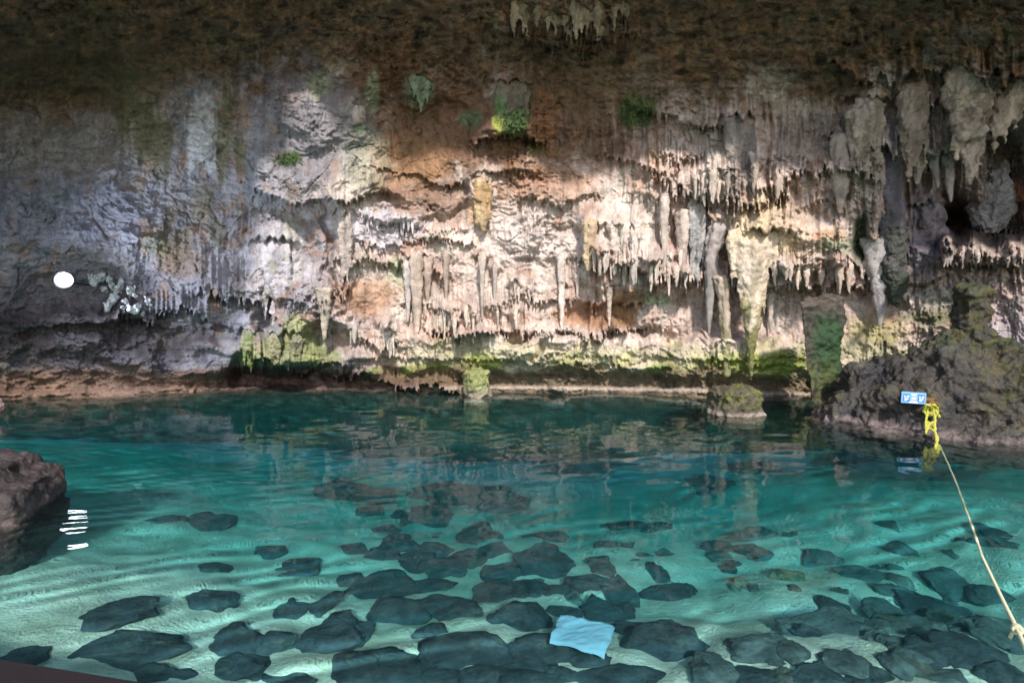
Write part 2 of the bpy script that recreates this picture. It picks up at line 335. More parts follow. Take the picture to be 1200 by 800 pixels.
# -- large forms: (px, py, rx, ry, metres)
for (a, b, c, d, e) in [
        (60, 250, 120, 70, .25), (150, 300, 60, 40, .15), (200, 390, 75, 22, -.45), (120, 345, 50, 25, .12), (60, 370, 70, 14, .22), (60, 408, 120, 16, .25),
        (265, 410, 20, 18, .42), (240, 440, 26, 12, .3), (232, 372, 20, 22, .25),
        (318, 330, 22, 55, .3), (308, 365, 8, 40, -.55), (350, 360, 40, 40, .25), (330, 412, 42, 24, .35), (296, 412, 12, 22, .2),
        (382, 300, 5, 50, -.35), (400, 270, 14, 60, .25), (390, 395, 22, 22, -.45), (410, 420, 24, 10, .2), (275, 440, 10, 16, -.5), (330, 447, 70, 12, -.6),
        (370, 150, 70, 75, .45), (340, 215, 70, 25, .2), (430, 210, 60, 18, .3), (470, 245, 70, 14, .15),
        (565, 235, 14, 32, .32), (597, 130, 34, 40, .45), (490, 105, 22, 22, .2), (640, 180, 50, 40, -.15), (720, 220, 50, 25, .2),
        (530, 262, 50, 10, -.15), (630, 250, 80, 35, .2), (600, 330, 110, 50, .18), (700, 375, 60, 18, -.25), (450, 335, 40, 30, -.15), (500, 345, 22, 45, -.1),
        (800, 190, 60, 60, .25), (870, 190, 40, 60, .3), (900, 275, 60, 40, .35), (735, 300, 40, 40, .35), (690, 290, 12, 40, .2),
        (960, 290, 50, 34, .35), (1010, 180, 26, 40, .45), (945, 190, 40, 40, .2), (1010, 280, 14, 40, -.35),
        (1043, 128, 14, 12, -.8), (1030, 260, 16, 60, .3), (1085, 290, 30, 46, .35), (1095, 245, 14, 22, -.5), (1110, 240, 12, 28, -.6),
        (1150, 262, 70, 24, -1.1), (1185, 190, 40, 70, -.9), (1120, 225, 22, 60, -.7), (1150, 295, 60, 16, .3), (1075, 215, 16, 22, -.5), (1180, 140, 30, 30, .3),
        (1080, 340, 60, 20, -.1), (1195, 470, 40, 40, -.3)]:
    P += e * np.exp(-(((wx - a) / c) ** 2 + ((wy - b) / d) ** 2) ** 1.6)

# -- rows of dripstone that end in teeth: polyline of the lower edge, metres, height of the ramp, tooth length, tooth width
def row(pts, amp, up, teeth, tw, seed, fade=22, power=1.3):
    global P
    xs = [p[0] for p in pts]; ys = [p[1] for p in pts]
    b = np.interp(PX, xs, ys)
    n = pn2(PX / tw, PX * 0, seed); n2 = pn2(PX / (tw * 2.7), PX * 0, seed + 1); n3 = pn2(PX / (tw * .45), PX * 0, seed + 2)
    jag = np.clip(1 - 2.2 * np.abs(n), 0, 1) ** 1.5 * (.5 + n2) + .35 * np.clip(1 - 2 * np.abs(n3), 0, 1) ** 2
    edge = (b + teeth * jag + 7 * pn2(PX / 40, PX * 0, seed + 5))[None, :]
    f = (ss(xs[0] - fade, xs[0] + fade, PX) * (1 - ss(xs[-1] - fade, xs[-1] + fade, PX)))[None, :]
    upv = up * (1 + .5 * pn2(PX / 30, PX * 0, seed + 9))[None, :]
    t = np.clip(1 - (edge - gy) / upv, 0, 1) ** power
    t = np.where(gy > edge, np.clip(1 - (gy - edge) / 2.2, 0, 1) * 1.0, t)
    P += amp * f * t * (.8 + .35 * np.clip(.6 + n2, 0, 1))[None, :]
# left half
row([(0, 376), (60, 380), (140, 372), (200, 382)], .16, 34, 5, 24, 10)
row([(130, 360), (175, 374), (215, 352), (262, 378)], .25, 34, 16, 7, 12)
row([(285, 212), (340, 238), (400, 232), (455, 222)], .38, 46, 9, 9, 13)
row([(230, 332), (262, 345), (300, 345), (330, 378)], .35, 60, 20, 8, 14)
row([(335, 345), (380, 345), (420, 322)], .22, 40, 22, 6, 15)
row([(282, 425), (310, 420), (350, 428), (400, 424)], .55, 42, 16, 7, 16)
row([(380, 432), (430, 440), (480, 450), (545, 452)], .5, 30, 12, 7, 17)
row([(425, 252), (480, 262), (548, 268)], .16, 16, 12, 4, 18, 10)
row([(405, 278), (470, 280), (556, 284)], .2, 18, 12, 4, 19, 10)
row([(385, 302), (430, 300), (480, 308), (530, 320)], .2, 24, 18, 5, 20)
row([(470, 350), (500, 352), (560, 372)], .2, 60, 26, 5, 21)
row([(380, 372), (420, 395), (470, 396)], .25, 30, 16, 6, 22)
row([(500, 388), (560, 386), (620, 388), (690, 384), (775, 382)], .45, 46, 16, 5, 23)
row([(560, 360), (600, 345), (660, 352), (720, 348), (760, 352)], .22, 44, 16, 5, 24)
row([(430, 190), (520, 215), (560, 200), (640, 196)], .15, 26, 8, 9, 25)
row([(555, 158), (600, 160), (645, 156)], .35, 60, 12, 8, 26, 12)
row([(470, 118), (495, 126), (512, 118)], .2, 40, 10, 6, 27, 8)
row([(605, 228), (660, 236), (700, 224)], .18, 28, 10, 8, 28)
row([(700, 182), (740, 186), (790, 206)], .2, 30, 12, 8, 29)
# right half
row([(680, 300), (720, 312), (800, 322), (838, 330)], .5, 66, 22, 5, 30)
row([(755, 170), (790, 178), (830, 176)], .2, 40, 22, 5, 31)
row([(770, 205), (820, 224), (890, 236), (930, 210)], .32, 90, 26, 6, 32)
row([(890, 215), (930, 200), (990, 195), (1030, 206)], .3, 55, 16, 7, 33)
row([(930, 245), (970, 232), (1010, 240)], .15, 24, 12, 6, 34)
row([(845, 335), (880, 335), (920, 328), (1015, 330)], .5, 60, 18, 5, 35)
row([(985, 290), (1030, 330), (1062, 345)], .3, 60, 22, 6, 36)
row([(1020, 150), (1080, 165), (1140, 160), (1200, 120), (1260, 120)], .5, 70, 30, 24, 37, 22, .8)
row([(1045, 322), (1090, 330), (1110, 318)], .35, 60, 14, 7, 38, 12)
row([(1098, 306), (1150, 308), (1230, 302)], .45, 40, 11, 4, 39, 10)
row([(1110, 245), (1160, 270), (1200, 262)], .3, 18, 10, 6, 40, 14)
row([(640, 18), (680, 34), (720, 40), (750, 28)], .35, 40, 26, 5, 41, 20)
row([(560, 20), (610, 40), (660, 52), (720, 50)], .22, 30, 22, 5, 42, 20)
row([(740, 118), (800, 140), (860, 150)], .25, 40, 14, 7, 43)
row([(960, 60), (1060, 80), (1120, 70), (1210, 86)], .4, 50, 26, 26, 44, 22, .8)
row([(1060, 110), (1130, 100), (1210, 92)], .35, 40, 26, 22, 45, 22, .8)
row([(690, 330), (740, 336), (800, 345)], .12, 20, 12, 5, 46)
row([(430, 415), (500, 418), (600, 420), (700, 425), (780, 430)], .16, 20, 9, 7, 47)
row([(600, 410), (700, 412), (860, 420), (930, 430)], .12, 18, 8, 7, 48)

# -- the lit shelf under the long ledge, the notch at the water
shelf = ss(455, 500, gx) * (1 - ss(860, 960, gx))
P += shelf * (.55 * ss(386, 402, wy) - .15 * ss(402, 432, wy))
notch = ss(0, 14, gy - (WL[None, :] - 28) + 8 * fbm2(gx / 30, gy / 30, 2, 8))
P -= .35 * notch * (1 - .5 * np.exp(-((gx - 120) / 150) ** 2))
P += .5 * ss(-5, 1, gy - WL[None, :] + 3) * .35

# -- rock relief at every scale
ceil = ss(150, 60, gy)
P += .30 * fbm2(wx / 150, wy / 120, 3, 50)
calm = np.clip(.62 + 1.1 * fbm2(gx / 130, gy / 100, 2, 58), .22, 1.1) * (.3 + .7 * ss(150, 360, gx))
P += .10 * calm * ridge2(wx / 46, wy / 38, 3, 51) * (1 - .3 * ceil)
P += ceil * (.24 * fbm2(wx / 85, wy / 50, 2, 59) + .12 * ridge2(wx / 40, wy / 28, 3, 74) + .06 * ridge2(gx / 15, gy / 11, 3, 75) + .02 * fbm2(gx / 4, gy / 3, 2, 68))
P += .06 * (.4 + .6 * calm) * fbm2(wx / 14, wy / 11, 4, 52)
crag = np.clip(.55 + 1.2 * pn2(gx / 110, gy / 80, 53), 0, 1)
P += (1 - ss(200, 360, gx)) * (.045 * fbm2(gx / 16, gy / 9, 5, 69, .6) + .05 * ridge2(gx / 60, gy / 14, 3, 70) * ss(300, 350, gy))
P += .055 * crag * calm * ridge2(gx / 9, gy / 8, 3, 54) + .016 * fbm2(gx / 3.6, gy / 3.6, 2, 57)
# flutes: tall and narrow
fl = np.clip(.35 + 1.1 * pn2(gx / 120, gy / 90, 55) + .6 * ss(650, 760, gx) * (1 - ceil), 0, 1) * ss(60, 140, gy) * (1 - ss(390, 420, gy)) * (1 - .8 * ss(680, 780, gx) * ss(325, 350, gy))
P += .12 * fl * (.25 + .75 * ss(180, 420, gx)) * ridge2(gx / 11 + .4 * pn2(gx / 30, gy / 60, 3), gy / 130, 3, 56)
# small drip shelves everywhere on the middle of the wall
def drips(period, jagw, jaga, amp, seed, mask):
    global P
    w = gy + .9 * period * fbm2(gx / (period * 2.2), gy / (period * 2.2), 3, seed)
    cell = np.floor(w / period)
    j = pn2(gx / jagw, cell * 7.3 + seed, seed + 1)
    w2 = w - jaga * np.clip(1 - 2.4 * np.abs(j), 0, 1) ** 1.4
    t = (w2 / period) % 1.0
    P += amp * mask * calm * (np.minimum(t ** 1.6, (1 - t) * 9))
mid = ss(110, 190, gy) * (1 - ss(415, 440, gy))
drips(58, 6, 16, .13, 60, mid * (.2 + .8 * ss(150, 300, gx)) * np.clip(.5 + 1.3 * pn2(gx / 90, gy / 70, 63), 0, 1))
drips(24, 4.5, 9, .085, 61, mid * np.clip(.5 + 1.3 * pn2(gx / 70, gy / 60, 64), 0, 1) * ss(200, 320, gx))
drips(30, 16, 6, .06, 62, ss(310, 350, gy) * (1 - ss(250, 330, gx)))
drips(15, 6, 4, .05, 65, ss(395, 410, gy) * shelf)
drips(40, 12, 16, .22, 66, ceil * np.clip(.3 + 1.4 * pn2(gx / 120, gy / 60, 67), 0, 1))

# thin cracks
for q, (a_, b_, wd) in enumerate(((70, 34, .020), (38, 26, .016), (24, 40, .018))):
    n_ = pn2(wx / a_, wy / b_, 140 + q); m_ = np.clip(1.6 * pn2(gx / 60, gy / 50, 145 + q) + .25, 0, 1)
    P -= .07 * m_ * np.exp(-(n_ / wd) ** 2) * (1 - .5 * ceil)
Pw = P
Yw = np.maximum(Y0 - Pw, 2.4)
Yr = Yc - .9 * P * .7
Yt = smin(Yw, Yr, .8)
# every hanging stone grows out of a swelling of the wall
AXIS = {}
def near(px, py): return int(np.argmin(np.abs(PY - py))), int(np.argmin(np.abs(PX - px)))
Ybase = Yt.copy()
for a_, k_ in SPECS:
    pts = a_[0]; prot = k_['prot'] if 'prot' in k_ else a_[3] if len(a_) > 3 else .3
    ys = np.array([Ybase[near(p[0], p[1])] for p in pts for _ in (0,)]); r_ = max(p[2] for p in pts) * ys.mean() / FPX
    big = r_ > .25
    Ya = float(np.percentile(ys, 35) - prot * .55 + (.0 if not big else r_ * .15)); AXIS[id(pts)] = Ya
    px, py, hw = pts[0]; yr_ = Ybase[near(px, py - 2)]
    need = yr_ - (Ya - (.55 if big else .35) * pts[0][2] * Ya / FPX)
    if need > 0 and prot > 0:
        up_ = 16 + 2.2 * hw
        t = np.clip((gy - (py - up_)) / up_, 0, 1) ** 1.8 * (1 - ss(-1, 4, gy - py - 9 * pn2(gx / 7, gy * 0 + py, 77)))
        Yt = Yt - need * np.exp(-((gx - px) / (1.35 * hw + 3)) ** 2) * t
# the lip of the roof: the roof stops there, and the rock goes straight up beside the open shaft
SUN_EL, SUN_AZ = 42.0, 9.0            # elevation; degrees to the right of straight behind the camera
lp = np.arange(-400, 1601, 10.0)       # where on the wall the edge of the roof's shade falls, and so how far out the roof reaches there
lv = np.interp(lp, [-400, -60, 60, 130, 190, 215, 240, 280, 300, 330, 390, 460, 560, 640, 760, 900, 1010, 1100, 1200, 1500],
               [-455, -455, -455, -440, -340, -250, -200, -140, -120, -100, -125, -135, -130, -115, -80, -85, -115, -190, -260, -300])
lz = np.interp(lp, PX, ZC); ly0 = np.interp(lp, PX, Y0F)
ls_ = np.interp(lp, [100, 330], [.24, .55]); lY = (lz - CAMZ + ls_ * ly0) / ((350 - lv) / FPX + ls_)
lcol = 600 + FPX * ((lp - 600) / FPX * ly0 + (ly0 - lY) * math.tan(rad(SUN_AZ))) / lY
o_ = np.argsort(lcol)
LIP = np.interp(PX, lcol[o_], lv[o_])
LIP = np.minimum(LIP + 16 * pn2(PX / 50, PX * 0, 71) + 8 * pn2(PX / 17, PX * 0, 72), -34)
ir = np.argmin(np.abs(PY[:, None] - LIP[None, :]), axis=0)
Ylip = Yt[ir, np.arange(len(PX))]
pyl = PY[ir]
above = gy < pyl[None, :]
Yf = np.where(above, Ylip[None, :], Yt)
X, Yy, Z = at(gx, np.where(above, pyl[None, :], gy), Yf)
dz = np.where(above, np.minimum((pyl[None, :] - gy) * .035, 4.0), 0)
Z = Z + dz; Yy = Yy + np.where(above, dz * .35, 0)
WV = np.stack([X, Yy, Z], -1)

# -- stains, and in places shade, painted as base colour
def mixc(C, c, m): return C + (np.array(c) - C) * m[..., None]
nA = fbm2(gx / 70, gy / 55, 5, 80); nB = fbm2(gx / 22, gy / 26, 5, 81); nV = fbm2(gx / 9, gy / 95, 4, 82); nC = fbm2(gx / 7, gy / 7, 3, 83)
C = np.zeros(gx.shape + (3,)) + np.array(CREAM)
C = mixc(C, PINK, ss(-.2, .6, nB) * .8)
C = mixc(C, PALE, ss(.1, .6, nA + .5 * nV) * .8)
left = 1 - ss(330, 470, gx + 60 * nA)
C = mixc(C, LAV, left * .9)  # lavender, darkened: the left wall's dim light put into the colour
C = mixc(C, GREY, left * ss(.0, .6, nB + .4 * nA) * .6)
C = mixc(C, GBROWN, ss(.25, .6, nV + .4 * nB) * .45)
C = mixc(C, (.34, .20, .13), ss(.25, .7, nB - .5 * nA) * .5)
def stain_or_shade(a, b, c, d, col, s=1.0, ro=.55, v=0.0):
    global C
    r = np.sqrt(((gx - a) / c) ** 2 + ((gy - b) / d) ** 2) + ro * (nB * .6 + nA * .35) + v * nV
    C = mixc(C, col, s * ss(1.25, .6, r))
# roof and the brown upper part
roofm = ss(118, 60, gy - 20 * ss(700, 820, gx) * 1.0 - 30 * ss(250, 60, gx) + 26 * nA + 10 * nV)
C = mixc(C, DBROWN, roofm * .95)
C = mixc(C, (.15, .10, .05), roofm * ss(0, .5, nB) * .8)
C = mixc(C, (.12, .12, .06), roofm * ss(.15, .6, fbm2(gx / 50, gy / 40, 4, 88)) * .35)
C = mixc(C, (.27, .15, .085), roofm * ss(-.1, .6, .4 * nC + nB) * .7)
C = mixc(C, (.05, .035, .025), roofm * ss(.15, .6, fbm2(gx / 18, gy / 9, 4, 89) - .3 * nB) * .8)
stain_or_shade(520, 150, 110, 75, BROWN, .92); stain_or_shade(450, 90, 60, 40, BROWN, .9); stain_or_shade(660, 150, 90, 55, BROWN, .85); stain_or_shade(700, 100, 90, 40, DBROWN, .7)
stain_or_shade(470, 190, 60, 40, (.30, .17, .09), .7); stain_or_shade(500, 235, 60, 24, BROWN, .55); stain_or_shade(640, 215, 60, 22, RUST, .45); stain_or_shade(640, 150, 16, 40, RUST, .6)
stain_or_shade(100, 130, 160, 60, GBROWN, .5); stain_or_shade(90, 90, 160, 40, DBROWN, .7); stain_or_shade(60, 180, 90, 30, (.30, .27, .26), .7)
stain_or_shade(370, 150, 62, 70, (.22, .205, .22), .85); stain_or_shade(240, 155, 26, 46, (.60, .58, .60), .9, v=.5)
for q in [(165, 150, 14, 46), (262, 150, 12, 60), (185, 170, 18, 36), (150, 120, 20, 40), (283, 180, 8, 30)]: stain_or_shade(*q, (.16, .14, .075), .85, .4, .5)
stain_or_shade(205, 275, 22, 44, (.15, .12, .085), .9, .5); stain_or_shade(215, 310, 30, 20, (.24, .16, .11), .7); stain_or_shade(180, 285, 18, 14, OLIVE, .5)
stain_or_shade(300, 200, 12, 40, (.28, .29, .33), .7); stain_or_shade(240, 240, 16, 30, (.18, .15, .10), .7); stain_or_shade(255, 270, 10, 14, (.18, .16, .10), .7)
stain_or_shade(60, 250, 140, 46, (.24, .24, .30), .7)  # dim bluish light of the left wall, also put into the colour
# green algae
stain_or_shade(490, 106, 17, 20, MINT, .95, .4, .3); stain_or_shade(598, 126, 20, 24, MINT, .8, .4); stain_or_shade(600, 142, 18, 20, MOSS, .95, .4); stain_or_shade(583, 143, 7, 12, (.36, .40, .10), .9)
stain_or_shade(337, 186, 16, 10, MOSS, .95); stain_or_shade(552, 140, 14, 12, (.14, .20, .11), .8); stain_or_shade(745, 132, 24, 20, (.09, .13, .04), .9); stain_or_shade(420, 150, 9, 8, (.10, .16, .07), .9)
stain_or_shade(437, 105, 8, 26, (.32, .36, .22), .7, .4, .4); stain_or_shade(375, 100, 14, 16, (.30, .33, .20), .6); stain_or_shade(425, 185, 30, 40, (.30, .34, .26), .45); stain_or_shade(628, 175, 14, 10, MOSS, .5)
stain_or_shade(465, 320, 16, 20, (.36, .42, .28), .6); stain_or_shade(765, 352, 20, 9, (.30, .38, .22), .7); stain_or_shade(340, 300, 14, 40, (.42, .44, .28), .4)
# warm patches
stain_or_shade(565, 238, 11, 28, ORANGE, 1.0, .3, .2); stain_or_shade(552, 250, 6, 14, (.45, .26, .12), .6); stain_or_shade(430, 345, 44, 26, RUST, .65); stain_or_shade(700, 372, 60, 15, RUST, .7); stain_or_shade(735, 358, 22, 26, (.30, .17, .08), .75)
stain_or_shade(648, 265, 15, 18, (.20, .10, .07), .85, .5, .4); stain_or_shade(692, 285, 6, 30, (.52, .36, .17), .7); stain_or_shade(770, 190, 10, 50, (.50, .33, .22), .6); stain_or_shade(745, 215, 14, 14, RUST, .4)
stain_or_shade(905, 270, 50, 40, (.62, .48, .27), .6); stain_or_shade(960, 255, 50, 34, PINK, .5); stain_or_shade(820, 270, 10, 44, (.40, .39, .38), .7); stain_or_shade(865, 190, 14, 50, (.22, .18, .16), .75, .4, .6); stain_or_shade(840, 160, 50, 22, (.30, .24, .18), .6)
stain_or_shade(960, 160, 50, 30, (.26, .21, .18), .6); stain_or_shade(1010, 190, 26, 40, (.32, .26, .21), .6)
stain_or_shade(735, 270, 40, 50, PALE, .6); stain_or_shade(620, 280, 70, 34, (.62, .54, .50), .7); stain_or_shade(600, 340, 60, 30, (.58, .48, .42), .6); stain_or_shade(440, 265, 50, 26, (.58, .54, .58), .8); stain_or_shade(320, 310, 40, 40, (.56, .52, .55), .6)
stain_or_shade(975, 278, 26, 14, (.34, .19, .09), .7); stain_or_shade(985, 288, 24, 12, (.30, .33, .22), .7); stain_or_shade(1010, 275, 12, 40, (.06, .10, .04), .85)
# right wall
stain_or_shade(1120, 260, 110, 190, (.36, .28, .25), .55); stain_or_shade(1085, 280, 26, 60, PURPLE, .8); stain_or_shade(1150, 265, 60, 26, (.07, .05, .04), .9); stain_or_shade(1180, 200, 30, 60, (.08, .055, .045), .9); stain_or_shade(1190, 235, 10, 26, (.28, .10, .06), .8)  # the near-black patches are the hollow's shade, painted in
stain_or_shade(1140, 350, 70, 26, (.46, .34, .32), .7); stain_or_shade(1100, 350, 34, 14, (.28, .28, .22), .7); stain_or_shade(1090, 372, 40, 10, (.14, .15, .07), .8); stain_or_shade(1180, 390, 40, 34, (.38, .33, .35), .8); stain_or_shade(1030, 385, 40, 16, (.40, .32, .14), .6); stain_or_shade(1020, 400, 30, 20, (.36, .33, .15), .7)
# green and brown foot of the wall
foot = ss(392, 412, gy + 12 * nB) * ss(430, 500, gx + 30 * nA)
C = mixc(C, (.50, .46, .30), foot * .75)
C = mixc(C, YGREEN, ss(408, 430, gy + 14 * nB) * ss(470, 540, gx) * ss(-.3, .4, nA + nB * .5) * .85)
for q in [(510, 440, 60, 14), (560, 432, 26, 20), (450, 440, 18, 12), (780, 435, 20, 10), (870, 430, 60, 16), (920, 425, 40, 14)]: stain_or_shade(*q, (.26, .30, .06), .85)
for q in [(330, 412, 52, 22), (293, 415, 12, 22), (350, 390, 26, 20), (440, 438, 14, 9), (375, 420, 26, 14)]: stain_or_shade(*q, (.27, .29, .12), .75)
stain_or_shade(330, 440, 90, 12, (.06, .05, .04), .8, .5); stain_or_shade(180, 395, 90, 22, (.11, .09, .085), .75); stain_or_shade(90, 350, 130, 40, (.15, .135, .155), .7); stain_or_shade(70, 400, 160, 44, (.085, .07, .072), .9)  # shade of the undercuts and the dim lower left, painted into the colour
wet = ss(-34, -16, gy - WL[None, :] + 10 * nA + 4 * nB)
C = mixc(C, REDBR, wet * .9)
C = mixc(C, (.17, .14, .08), wet * ss(480, 620, gx) * .7)
C = mixc(C, (.42, .33, .28), ss(-7, -4, gy - WL[None, :]) * (1 - ss(-3, 1, gy - WL[None, :])) * ss(420, 560, gx) * .9)
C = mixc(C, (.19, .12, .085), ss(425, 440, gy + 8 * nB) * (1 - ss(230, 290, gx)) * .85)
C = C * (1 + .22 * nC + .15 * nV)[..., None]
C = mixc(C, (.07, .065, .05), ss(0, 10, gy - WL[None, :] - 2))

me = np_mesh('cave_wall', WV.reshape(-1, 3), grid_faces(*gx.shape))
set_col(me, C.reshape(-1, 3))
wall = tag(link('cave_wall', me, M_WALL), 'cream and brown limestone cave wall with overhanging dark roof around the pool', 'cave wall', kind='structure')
def wallY(px, py):
    i = int(np.argmin(np.abs(PY - py))); j = int(np.argmin(np.abs(PX - px)))
    return float(Yf[i, j])
def wallC(px, py):
    i = int(np.argmin(np.abs(PY - py))); j = int(np.argmin(np.abs(PX - px))); return C[max(0,i-3):i+4, max(0,j-3):j+4].reshape(-1, 3).mean(0)

# ------------------------------------------------------------------ pool bed and water
def bed_depth(x, y):
    """metres below the water surface"""
    yy = y + .22 * np.clip(x + 1, -9, 0) + .05 * np.clip(x - 1, 0, 9)
    d = .60 + .06 * np.clip(y - 2, -3, 2) + .34 * np.maximum(yy - 3.6, 0) * ss(3.0, 5.2, yy) + .12 * np.maximum(yy - 6.2, 0) * ss(5.8, 7.6, yy)
    d = d - .5 * ss(2.0, 6.0, x) * ss(4.6, 7.5, y)
    return d + .13 * fbm2(x / 1.7, y / 1.7, 3, 90) + .03 * fbm2(x / .35, y / .35, 3, 91)
ty = np.concatenate([np.linspace(-9, .3, 60)[:-1], 2.0 * FPX / np.linspace(1400, 90, 900)[::1] * 1.0])
ty = np.unique(np.clip(np.concatenate([np.linspace(-9, .8, 60), 2.0 * FPX / (np.linspace(1500, 88, 620))]), -9, 15.5))
tx = np.concatenate([-np.geomspace(14.5, 3, 40), np.linspace(-2.95, 2.95, 300), np.geomspace(3, 14.5, 40)])
# a regular sheet in plan: denser near the camera
bx, by = np.meshgrid(tx, ty)
spread = np.clip(by / 3.2, .9, 3.4)
bx = np.where(np.abs(bx) < 3, bx * spread, np.sign(bx) * (3 * spread + (np.abs(bx) - 3) * (14.5 - 3 * spread) / 11.5))
bz = -bed_depth(bx, by)
me = np_mesh('pool_bed', np.stack([bx, by, bz], -1).reshape(-1, 3), grid_faces(*bx.shape)[:, ::-1])
m_sand, nt, bs = new_mat('pale_sand'); L = nt.links.new
tc = N(nt, 'ShaderNodeTexCoord')
n1 = N(nt, 'ShaderNodeTexNoise'); n1.inputs['Scale'].default_value = 1.1; n1.inputs['Detail'].default_value = 8; n1.inputs['Roughness'].default_value = .62
n2 = N(nt, 'ShaderNodeTexNoise'); n2.inputs['Scale'].default_value = 38; n2.inputs['Detail'].default_value = 5
L(tc.outputs['Object'], n1.inputs['Vector']); L(tc.outputs['Object'], n2.inputs['Vector'])
cr = N(nt, 'ShaderNodeValToRGB'); e = cr.color_ramp.elements
e[0].position = .32; e[0].color = (.60, .59, .44, 1); e[1].position = .58; e[1].color = (.86, .84, .70, 1)
L(n1.outputs['Fac'], cr.inputs['Fac'])
mx = N(nt, 'ShaderNodeMix', data_type='RGBA', blend_type='MULTIPLY'); mx.inputs['Factor'].default_value = .25
L(cr.outputs['Color'], mx.inputs['A']); L(n2.outputs['Color'], mx.inputs['B']); L(mx.outputs['Result'], bs.inputs['Base Color'])
bs.inputs['Roughness'].default_value = .95; bs.inputs['Specular IOR Level'].default_value = .05
bmp = N(nt, 'ShaderNodeBump'); bmp.inputs['Distance'].default_value = .03; L(n2.outputs['Fac'], bmp.inputs['Height']); L(bmp.outputs['Normal'], bs.inputs['Normal'])
bed = tag(link('pool_bed', me, m_sand), 'pale sandy bed of the clear pool, deepening towards the wall', 'pool bed', kind='structure')

wy_ = np.unique(np.concatenate([np.linspace(-9, 1.0, 60), 2.0 * FPX / np.linspace(1330, 96, 1000)]))
wtx = np.concatenate([-np.geomspace(14.2, 3, 60), np.linspace(-2.98, 2.98, 620), np.geomspace(3, 14.2, 60)])
wxg, wyg = np.meshgrid(wtx, wy_)
spread = np.clip(wyg / 3.0, .8, 3.9)
wxg = np.where(np.abs(wxg) < 3, wxg * spread, np.sign(wxg) * (3 * spread + (np.abs(wxg) - 3) * (14.2 - 3 * spread) / 11.2))
def waves(x, y, fine=True):
    a = rad(14); u = x * math.cos(a) + y * math.sin(a); v = -x * math.sin(a) + y * math.cos(a)
    amp = .75 + .5 * pn2(x / 2.5, y / 2.5, 120)
    h = .0055 * pn2(u / .95, v / .42, 121) + .0026 * pn2(u / .40 + 3, v / .20, 122) * (1 if fine else .4)
    if fine: h = h + .0009 * pn2(x / .15, y / .10, 123)
    a = rad(-32); u2 = x * math.cos(a) + y * math.sin(a); v2 = -x * math.sin(a) + y * math.cos(a)
    h = h + .003 * pn2(u2 / .8, v2 / .36, 124)
    a = rad(24); u3 = x * math.cos(a) + y * math.sin(a); v3 = -x * math.sin(a) + y * math.cos(a)
    h = h + .0012 * np.sin(2 * np.pi * (v3 / .27 + .9 * pn2(u3 / 1.3, v3 / .8, 126) + .3 * pn2(u3 / .5, v3 / .4, 127))) * np.clip(.45 + 1.6 * pn2(x / 1.3, y / 1.0, 128), 0, 1.25)
    return h * amp
wz = waves(wxg, wyg)
me = np_mesh('pool_water', np.stack([wxg, wyg, wz], -1).reshape(-1, 3), grid_faces(*wxg.shape)[:, ::-1])
m_wat = bpy.data.materials.new('clear_water'); m_wat.use_nodes = True; nt = m_wat.node_tree; nt.nodes.clear(); L = nt.links.new
out = N(nt, 'ShaderNodeOutputMaterial')
gl = N(nt, 'ShaderNodeBsdfGlass'); gl.inputs['IOR'].default_value = IOR; gl.inputs['Roughness'].default_value = 0.0; gl.inputs['Color'].default_value = (1, 1, 1, 1)
L(gl.outputs[0], out.inputs['Surface'])
m_body = bpy.data.materials.new('turquoise_water_body'); m_body.use_nodes = True; nt = m_body.node_tree; nt.nodes.clear(); L = nt.links.new
out = N(nt, 'ShaderNodeOutputMaterial')
va = N(nt, 'ShaderNodeVolumeAbsorption'); va.inputs['Color'].default_value = (.05, .755, .79, 1); va.inputs['Density'].default_value = .52
vs = N(nt, 'ShaderNodeVolumeScatter'); vs.inputs['Color'].default_value = (.35, .85, .92, 1); vs.inputs['Density'].default_value = .038; vs.inputs['Anisotropy'].default_value = .2
av = N(nt, 'ShaderNodeAddShader'); L(va.outputs[0], av.inputs[0]); L(vs.outputs[0], av.inputs[1])
L(av.outputs[0], out.inputs['Volume'])
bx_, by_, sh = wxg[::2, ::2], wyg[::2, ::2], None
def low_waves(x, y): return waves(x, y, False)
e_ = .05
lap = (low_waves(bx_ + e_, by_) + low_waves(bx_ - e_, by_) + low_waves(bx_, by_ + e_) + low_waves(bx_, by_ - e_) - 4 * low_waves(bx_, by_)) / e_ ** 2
streak_tint = np.clip(.90 / np.maximum(1 + .62 * lap, .40), .66, 1.6) / 1.12      # ripple light streaks, painted as a tint on the water body's top
nr, nc = bx_.shape; nv = bx_.size
top = np.stack([bx_, by_, 0 * bx_ - .05], -1).reshape(-1, 3)
bot = np.stack([bx_, by_, 0 * bx_ - 9.0], -1).reshape(-1, 3)
idx = np.arange(nv).reshape(nr, nc)
loop_ = np.concatenate([idx[0, :], idx[1:, -1], idx[-1, -2::-1], idx[-2:0:-1, 0]])
nx_ = np.roll(loop_, -1); nl = len(loop_)
bl = np.concatenate([top, bot[loop_]])
ft = grid_faces(nr, nc)[:, ::-1]
k_ = np.arange(nl); k2 = np.roll(k_, -1)
fs = np.stack([loop_, nv + k_, nv + k2, nx_], -1)
cv = len(bl); bl = np.concatenate([bl, [[0, 3, -9.0]]])
fb = np.stack([nv + k2, nv + k_, np.full(nl, cv), np.full(nl, cv)], -1)
vme = bpy.data.meshes.new('water_body')
vme.from_pydata(bl.tolist(), [], ft.tolist() + fs.tolist() + [list(q[:3]) for q in fb])
T_ = np.ones(len(bl)); T_[:nv] = streak_tint.ravel()
set_col(vme, np.stack([T_, T_, T_], -1) * 1.0, 'streak_tint')
fa = N(nt, 'ShaderNodeAttribute', attribute_name='streak_tint'); tb = N(nt, 'ShaderNodeBsdfTransparent')
